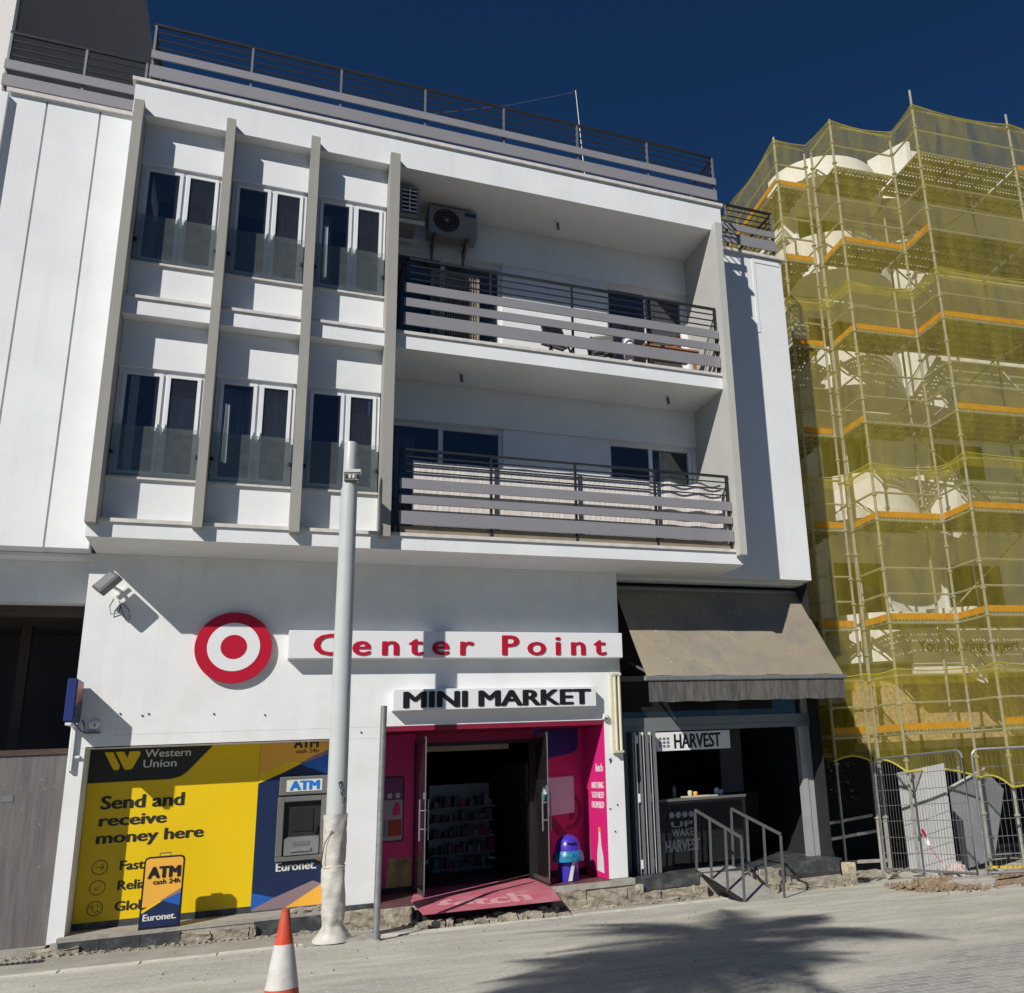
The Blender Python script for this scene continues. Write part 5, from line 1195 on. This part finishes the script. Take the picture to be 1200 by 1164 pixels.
# decks of perforated steel planks
def plank_mesh(Lg, wd):
    mb = MB(); mb.box(0, Lg, 0, wd, 0, 0.012); mb.box(0, Lg, 0, 0.02, -0.05, -0.0005).box(0, Lg, wd - 0.02, wd, -0.05, -0.0005)
    for q in range(1, 5): mb.box(Lg * q / 5 - 0.02, Lg * q / 5 + 0.02, 0.021, wd - 0.021, -0.04, -0.001)
    me = bpy.data.meshes.new('deck_plank'); me.from_pydata(mb.v, [], mb.f); me.materials.append(PERF); return me
PM = {2.45: plank_mesh(2.45, 0.29), 1.46: plank_mesh(1.46, 0.29), 0.7: plank_mesh(0.7, 0.29), 2.2: plank_mesh(2.2, 0.23)}
off = base_of(sc); ang = math.atan2(-0.0854, 0.9963)
def plank(key, u, w_, z, extra=0.0):
    o = bpy.data.objects.new('deck_plank', PM[key]); C.objects.link(o); o.parent = sc
    o.location = L(u, w_, z) - off; o.rotation_euler = (0, 0, ang + extra)
for z in levels:
    for k in range(5): plank(2.45, 0.03, 0.03 + k * 0.30, z); plank(2.45, 2.53, 0.03 + k * 0.30, z)
    for k in range(3): plank(1.46, -1.48, 0.93 + k * 0.30, z)
    for k in range(3): plank(0.7, -2.40, 1.83 + k * 0.30, z)
    for k in range(3):
        plank(2.2, -1.70 - k * 0.24 + 0.0, 2.75, z, math.pi / 2); plank(2.2, -1.70 - k * 0.24, 4.96, z, math.pi / 2); plank(2.2, -1.70 - k * 0.24, 7.17, z, math.pi / 2)
# toe boards
def toe(a, b, z, out=0.04):
    pa, pb = L(*std[a]), L(*std[b]); d = (pb - pa).normalized(); n = Vector((d.y, -d.x, 0)); c = (pa + pb) / 2 + n * out * -1
    tb_ = part('toe_board', MB().obox(c + Vector((0, 0, z + 0.075)), d, (0, 0, 1), n, (pb - pa).length / 2 - 0.02, 0.058, 0.012), ORTOE, sc)
toes = {0: ('S6S7', 'S4S5', 'S1S2', 'S3S4'), 1: ('S4S5', 'S5S6', 'S3S4', 'S1S2', 'S6S7', 'S1B1'), 2: ('S4S5', 'S5S6', 'S3S4', 'S1S2', 'S6S7'), 3: ('S3S4', 'S1S2', 'S6S7', 'S7S8'),
        4: ('S4S5', 'S5S6', 'S3S4', 'S1S2', 'S6S7'), 5: ('S4S5', 'S5S6', 'S3S4', 'S1S2'), 6: ('S1S2', 'S1B1', 'B1B2', 'B2B3', 'S7S8')}
for i, z in enumerate(levels):
    for q in toes[i]: toe(q[:2], q[2:], z)
# diagonal braces
for i, z in enumerate(levels[:-1]):
    a, b = (('S6', 'S7') if i % 2 else ('S7', 'S6'))
    part('brace', MB().tube([L(*std['I' + a[1]], z), L(*std['I' + b[1]], levels[i + 1])], r * 0.8, 6), SCAF, sc)
# debris net in tiers
chain = ['B3', 'B2', 'B1', 'S1', 'S2', 'S4', 'S5', 'S6', 'S7', 'S8']
zs = [1.0] + [z + 0.98 for z in levels[1::2]] + [14.92]
zs = [0.9, 3.0, 7.0, 11.0, 14.92]
def outw(k):
    u, w_ = std[k]; o = {'B3': (-.06, 0), 'B2': (-.06, 0), 'B1': (-.06, 0), 'S1': (-.06, -.06), 'S2': (.0, -.06), 'S4': (-.05, -.06), 'S5': (0.0, -.06), 'S6': (-.06, -.06), 'S7': (0, -.06), 'S8': (0, -.06)}[k]; return u + o[0], w_ + o[1]
for t_ in range(len(zs) - 1):
    mb = MB(); vs = []; cols = 0; topline = []
    for q in range(len(chain) - 1):
        a, b = outw(chain[q]), outw(chain[q + 1]); n_ = 8
        for k in range(n_ + (1 if q == len(chain) - 2 else 0)):
            s = k / n_; u = a[0] + (b[0] - a[0]) * s; w_ = a[1] + (b[1] - a[1]) * s
            Lg = math.hypot(b[0] - a[0], b[1] - a[1]); sag = (0.045 + 0.025 * math.sin(q * 2.3 + t_)) * Lg * math.sin(math.pi * s)
            z1 = zs[t_ + 1] - sag * (0.9 if t_ < 3 else 0.8) + (0.03 if t_ < 3 else 0)
            z0 = zs[t_] - 0.25
            if t_ == 0:
                f_ = (q + s) / (len(chain) - 1); z0 = 1.45 - 0.75 * max(0, (f_ - 0.45) / 0.4) + 0.1 * math.sin(math.pi * s) + 0.05 * math.sin(9 * f_)
            rows = 6
            for j in range(rows + 1):
                z = z0 + (z1 - z0) * j / rows; bl = 0.03 * math.sin(math.pi * s) * math.sin(math.pi * j / rows) + 0.01 * math.sin(5 * u + 3 * z)
                vs.append(L(u - bl * .4, w_ - bl - (0.004 * t_), z))
            topline.append(L(u, w_ - 0.012, z1)); cols += 1
            if t_ == 0: pass
    fs = [(c * 7 + j, (c + 1) * 7 + j, (c + 1) * 7 + j + 1, c * 7 + j + 1) for c in range(cols - 1) for j in range(6)]
    part('debris_net', mb.add(vs, fs), NET, sc, smooth=True)
    part('net_hem', MB().tube(topline, 0.010 if t_ < 3 else 0.016, 5), YROPE, sc)
    if t_ == 0: part('net_hem', MB().tube([vs[c * 7] for c in range(cols)], 0.02, 5), YROPE, sc)

# ------------------------------------------------------------------ site fencing and clutter on the right
def fence(p, q, label, H=2.0, seed=0):
    p = Vector(p); q = Vector(q); d = (q - p); Lg = d.length; d.normalize()
    t = thing('site_fence', label, 'fence', tuple(p), 'temporary mesh fence panels')
    up = Vector((0, 0, 1)); rr = 0.021; c = 0.12
    fp = [p + up * 0.05, p + up * (H - c)] + [p + d * (c - c * math.cos(a)) + up * (H - c + c * math.sin(a)) for a in (0.5, 1.0, 1.57)]
    fp += [q - d * (c - c * math.cos(a)) + up * (H - c + c * math.sin(a)) for a in (1.57, 1.0, 0.5)] + [q + up * (H - c), q + up * 0.05]
    part('frame_tube', MB().tube(fp, rr, 8), GALV, t, smooth=True)
    part('bottom_tube', MB().tube([p + up * 0.16, q + up * 0.16], rr, 8), GALV, t)
    mb = MB(); nn_ = int(Lg / 0.075)
    for k in range(1, nn_):
        x = p + d * (Lg * k / nn_); mb.bar(x + up * 0.16, x + up * (H - 0.03), 0.004)
    wm = part('wire_mesh', mb, GALV, t); wm['kind'] = 'stuff'
    for z in (0.42, 0.68, 0.94, 1.20, 1.46, 1.72):
        part('wire', MB().tube([p + up * z, p.lerp(q, 0.5) + up * (z + random.uniform(-.015, .015)), q + up * z], 0.005, 4), GALV, t)
    return t
fence((10.22, 0.42, -0.55), (10.30, -1.78, -0.46), 'mesh fence panel nearest the shops, in front of the white sheet')
fence((10.45, -1.83, -0.46), (12.5, -2.75, -0.47), 'mesh fence panel at the right edge of the photo')
def foot(x, y, a, label):
    z = G(x, y); t = thing('fence_foot', label, 'fence foot', (x, y, z), 'fence feet')
    d = Vector((math.cos(a), math.sin(a), 0)); n = Vector((-d.y, d.x, 0)); c = Vector((x, y, z))
    part('block', MB().prism([c - d * .36 - n * .12, c + d * .36 - n * .12, c + d * .36 + n * .12, c - d * .36 + n * .12], (0, 0, 0.13)), CONCR, t, bevel=0.015)
    part('block_top', MB().prism([c - d * .30 - n * .09 + Vector((0, 0, .131)), c + d * .30 - n * .09 + Vector((0, 0, .131)), c + d * .30 + n * .09 + Vector((0, 0, .131)), c - d * .30 + n * .09 + Vector((0, 0, .131))], (0, 0, 0.02)), CONCR, t)
foot(9.95, -1.98, -0.35, 'concrete fence foot between the two mesh panels')
foot(12.3, -2.75, -0.4, 'concrete fence foot at the right edge')
# warning tape and bag
t = thing('warning_tape', 'red and white warning tape tied on the mesh fence and hanging to the bag', 'tape', (10.3, -0.6, 0.1))
pts = [Vector((10.27, -0.62, 0.30)), Vector((10.29, -0.68, 0.18)), Vector((10.27, -0.75, 0.05)), Vector((10.28, -1.0, -0.20)), Vector((10.3, -1.15, -0.40))]
for k in range(len(pts) - 1):
    part('tape_strip', MB().bar(pts[k], pts[k + 1], 0.012 if k > 1 else 0.05, 0.004 if k > 1 else 0.02), RED if k % 2 == 0 else TAPEW, t)
mb = rough_block(10.25, 10.65, -1.35, -0.9, -0.56, -0.25, 0.05)
for i, v in enumerate(mb.v):
    s = max(0, (v[2] + 0.5) / 0.3); mb.v[i] = (10.45 + (v[0] - 10.45) * (1 - 0.6 * s), -1.12 + (v[1] + 1.12) * (1 - 0.6 * s), v[2])
tag(part('plastic_bag', mb, PLASTC), 'crumpled pinkish plastic bag at the foot of the white sheet', 'bag')
# sheets
ws = thing('white_sheet_panel', 'dirty white sheet panel leaning upright behind the first mesh fence', 'panel', (11.05, 0.3, -0.6))
part('sheet', MB().prism([(11.20, 1.02, -0.56), (10.95, -0.52, -0.54), (10.98, -0.50, 1.33), (11.18, 1.04, 1.18)], (0.03, 0, 0)), WPANEL, ws)
part('fold', MB().prism([(11.165, 1.03, 1.175), (11.09, 0.45, 0.75), (11.10, 0.50, 0.73), (11.175, 1.04, 1.12)], (-0.02, 0, 0)), GPANEL, ws)
gs = thing('grey_sheet_panel', 'large grey sheet slanting behind the white panel', 'panel', (12.4, 0.5, -0.6))
part('sheet', MB().prism([(11.89, 0.45, 0.88), (12.73, 0.45, 1.17), (13.21, 0.5, 0.77), (12.75, 0.5, -0.45), (11.97, 0.45, -0.56)], (0, 0.05, 0)), GPANEL, gs)
part('edge_strip', MB().bar((11.88, 0.42, 0.89), (12.73, 0.42, 1.18), 0.03), ALU, gs)
# soil
mb = MB(); n_ = 22; vs = []
for j in range(n_ + 1):
    for i in range(n_ + 1):
        x = 8.7 + 4.2 * i / n_; y = -2.75 + 2.4 * j / n_; e = min(i, n_ - i, j, n_ - j) / n_ * 2
        ridge = 0.20 * math.exp(-((x - 9.7) / 0.55) ** 2 - ((y + 1.6) / 0.5) ** 2) + 0.22 * math.exp(-((x - 11.6) / 0.9) ** 2 - ((y + 1.7) / 0.45) ** 2)
        vs.append((x, y, G(x, y) - 0.03 + ridge * (0.85 + 0.3 * math.sin(9 * x + 5 * y)) + (random.uniform(-.02, .03) if 0 < e else 0) * min(1, ridge * 12)))
mb.add(vs, [(j * (n_ + 1) + i, j * (n_ + 1) + i + 1, (j + 1) * (n_ + 1) + i + 1, (j + 1) * (n_ + 1) + i) for j in range(n_) for i in range(n_)])
structure('soil_heap', mb, DIRT, kind='stuff')
mb = MB()
for _ in range(420):
    x = random.uniform(9.0, 12.6); y = random.uniform(-2.5, -0.9); s = random.uniform(0.008, 0.03)
    mb.obox((x, y, G(x, y) + 0.03 + s * .3 + 0.12 * math.exp(-((x - 9.7) / 0.5) ** 2 - ((y + 1.6) / 0.4) ** 2)), (random.random(), random.random(), .2), (-random.random(), random.random(), .1), (0, .2, 1), s, s * .7, s * .6)
structure('soil_clods', mb, DIRT, kind='stuff')
for k, (a, b) in enumerate((((11.6, -0.6), (12.6, -0.9)), ((12.2, -1.3), (13.0, -1.5)))):
    tag(part('yellow_strap', MB().bar((a[0], a[1], G(*a) + 0.13), (b[0], b[1], G(*b) + 0.10), 0.12, 0.03), YELSTR), ['yellow strap lying on the soil behind the right fence', 'second yellow strap on the soil, nearer the right edge of the photo'][k], 'strap')
# planks and tubes lying in the dark passage
for k, (a, b, wd, lb) in enumerate((((9.3, 1.1, 0.36), (10.9, 1.6, 0.42), 0.05, 'upper loose tube across the dark passage'), ((9.2, 1.0, 0.10), (10.9, 1.5, 0.14), 0.05, 'lower loose tube across the dark passage'), ((9.0, 1.3, -0.28), (10.9, 1.2, -0.36), 0.12, 'pale plank lying low across the dark passage'))):
    t = tag(part('loose_plank' if k == 2 else 'loose_tube', MB().bar(a, b, wd, 0.05), GALV if k < 2 else CONCR), lb, 'plank' if k == 2 else 'tube')
t = tag(part('rubble_mound', rough_block(9.55, 10.3, 0.1, 0.9, -0.62, -0.44, 0.05), RUBBLE), 'low mound of sandy rubble at the mouth of the dark passage', 'rubble')
# flowering plant hanging below the net
fl = thing('flowering_plant', 'dark climbing plant with pink flowers hanging in the passage', 'plant', (9.9, 1.6, 1.0))
mb = MB(); mf = MB()
for _ in range(160):
    p = Vector((random.uniform(9.5, 10.6), random.uniform(1.5, 1.9), 0)); p.z = 1.6 - random.random() ** 1.3 * 0.7 * (0.4 + (p.x - 9.5))
    tgt = mf if random.random() < 0.3 else mb; a = random.uniform(0, 6); tgt.obox(p, (math.cos(a), math.sin(a), .5), (-math.sin(a), math.cos(a), 0), (0, 1, 1), 0.045, 0.02, 0.002)
part('leaves', mb, PALM, fl); part('flowers', mf, FRUIT, fl)
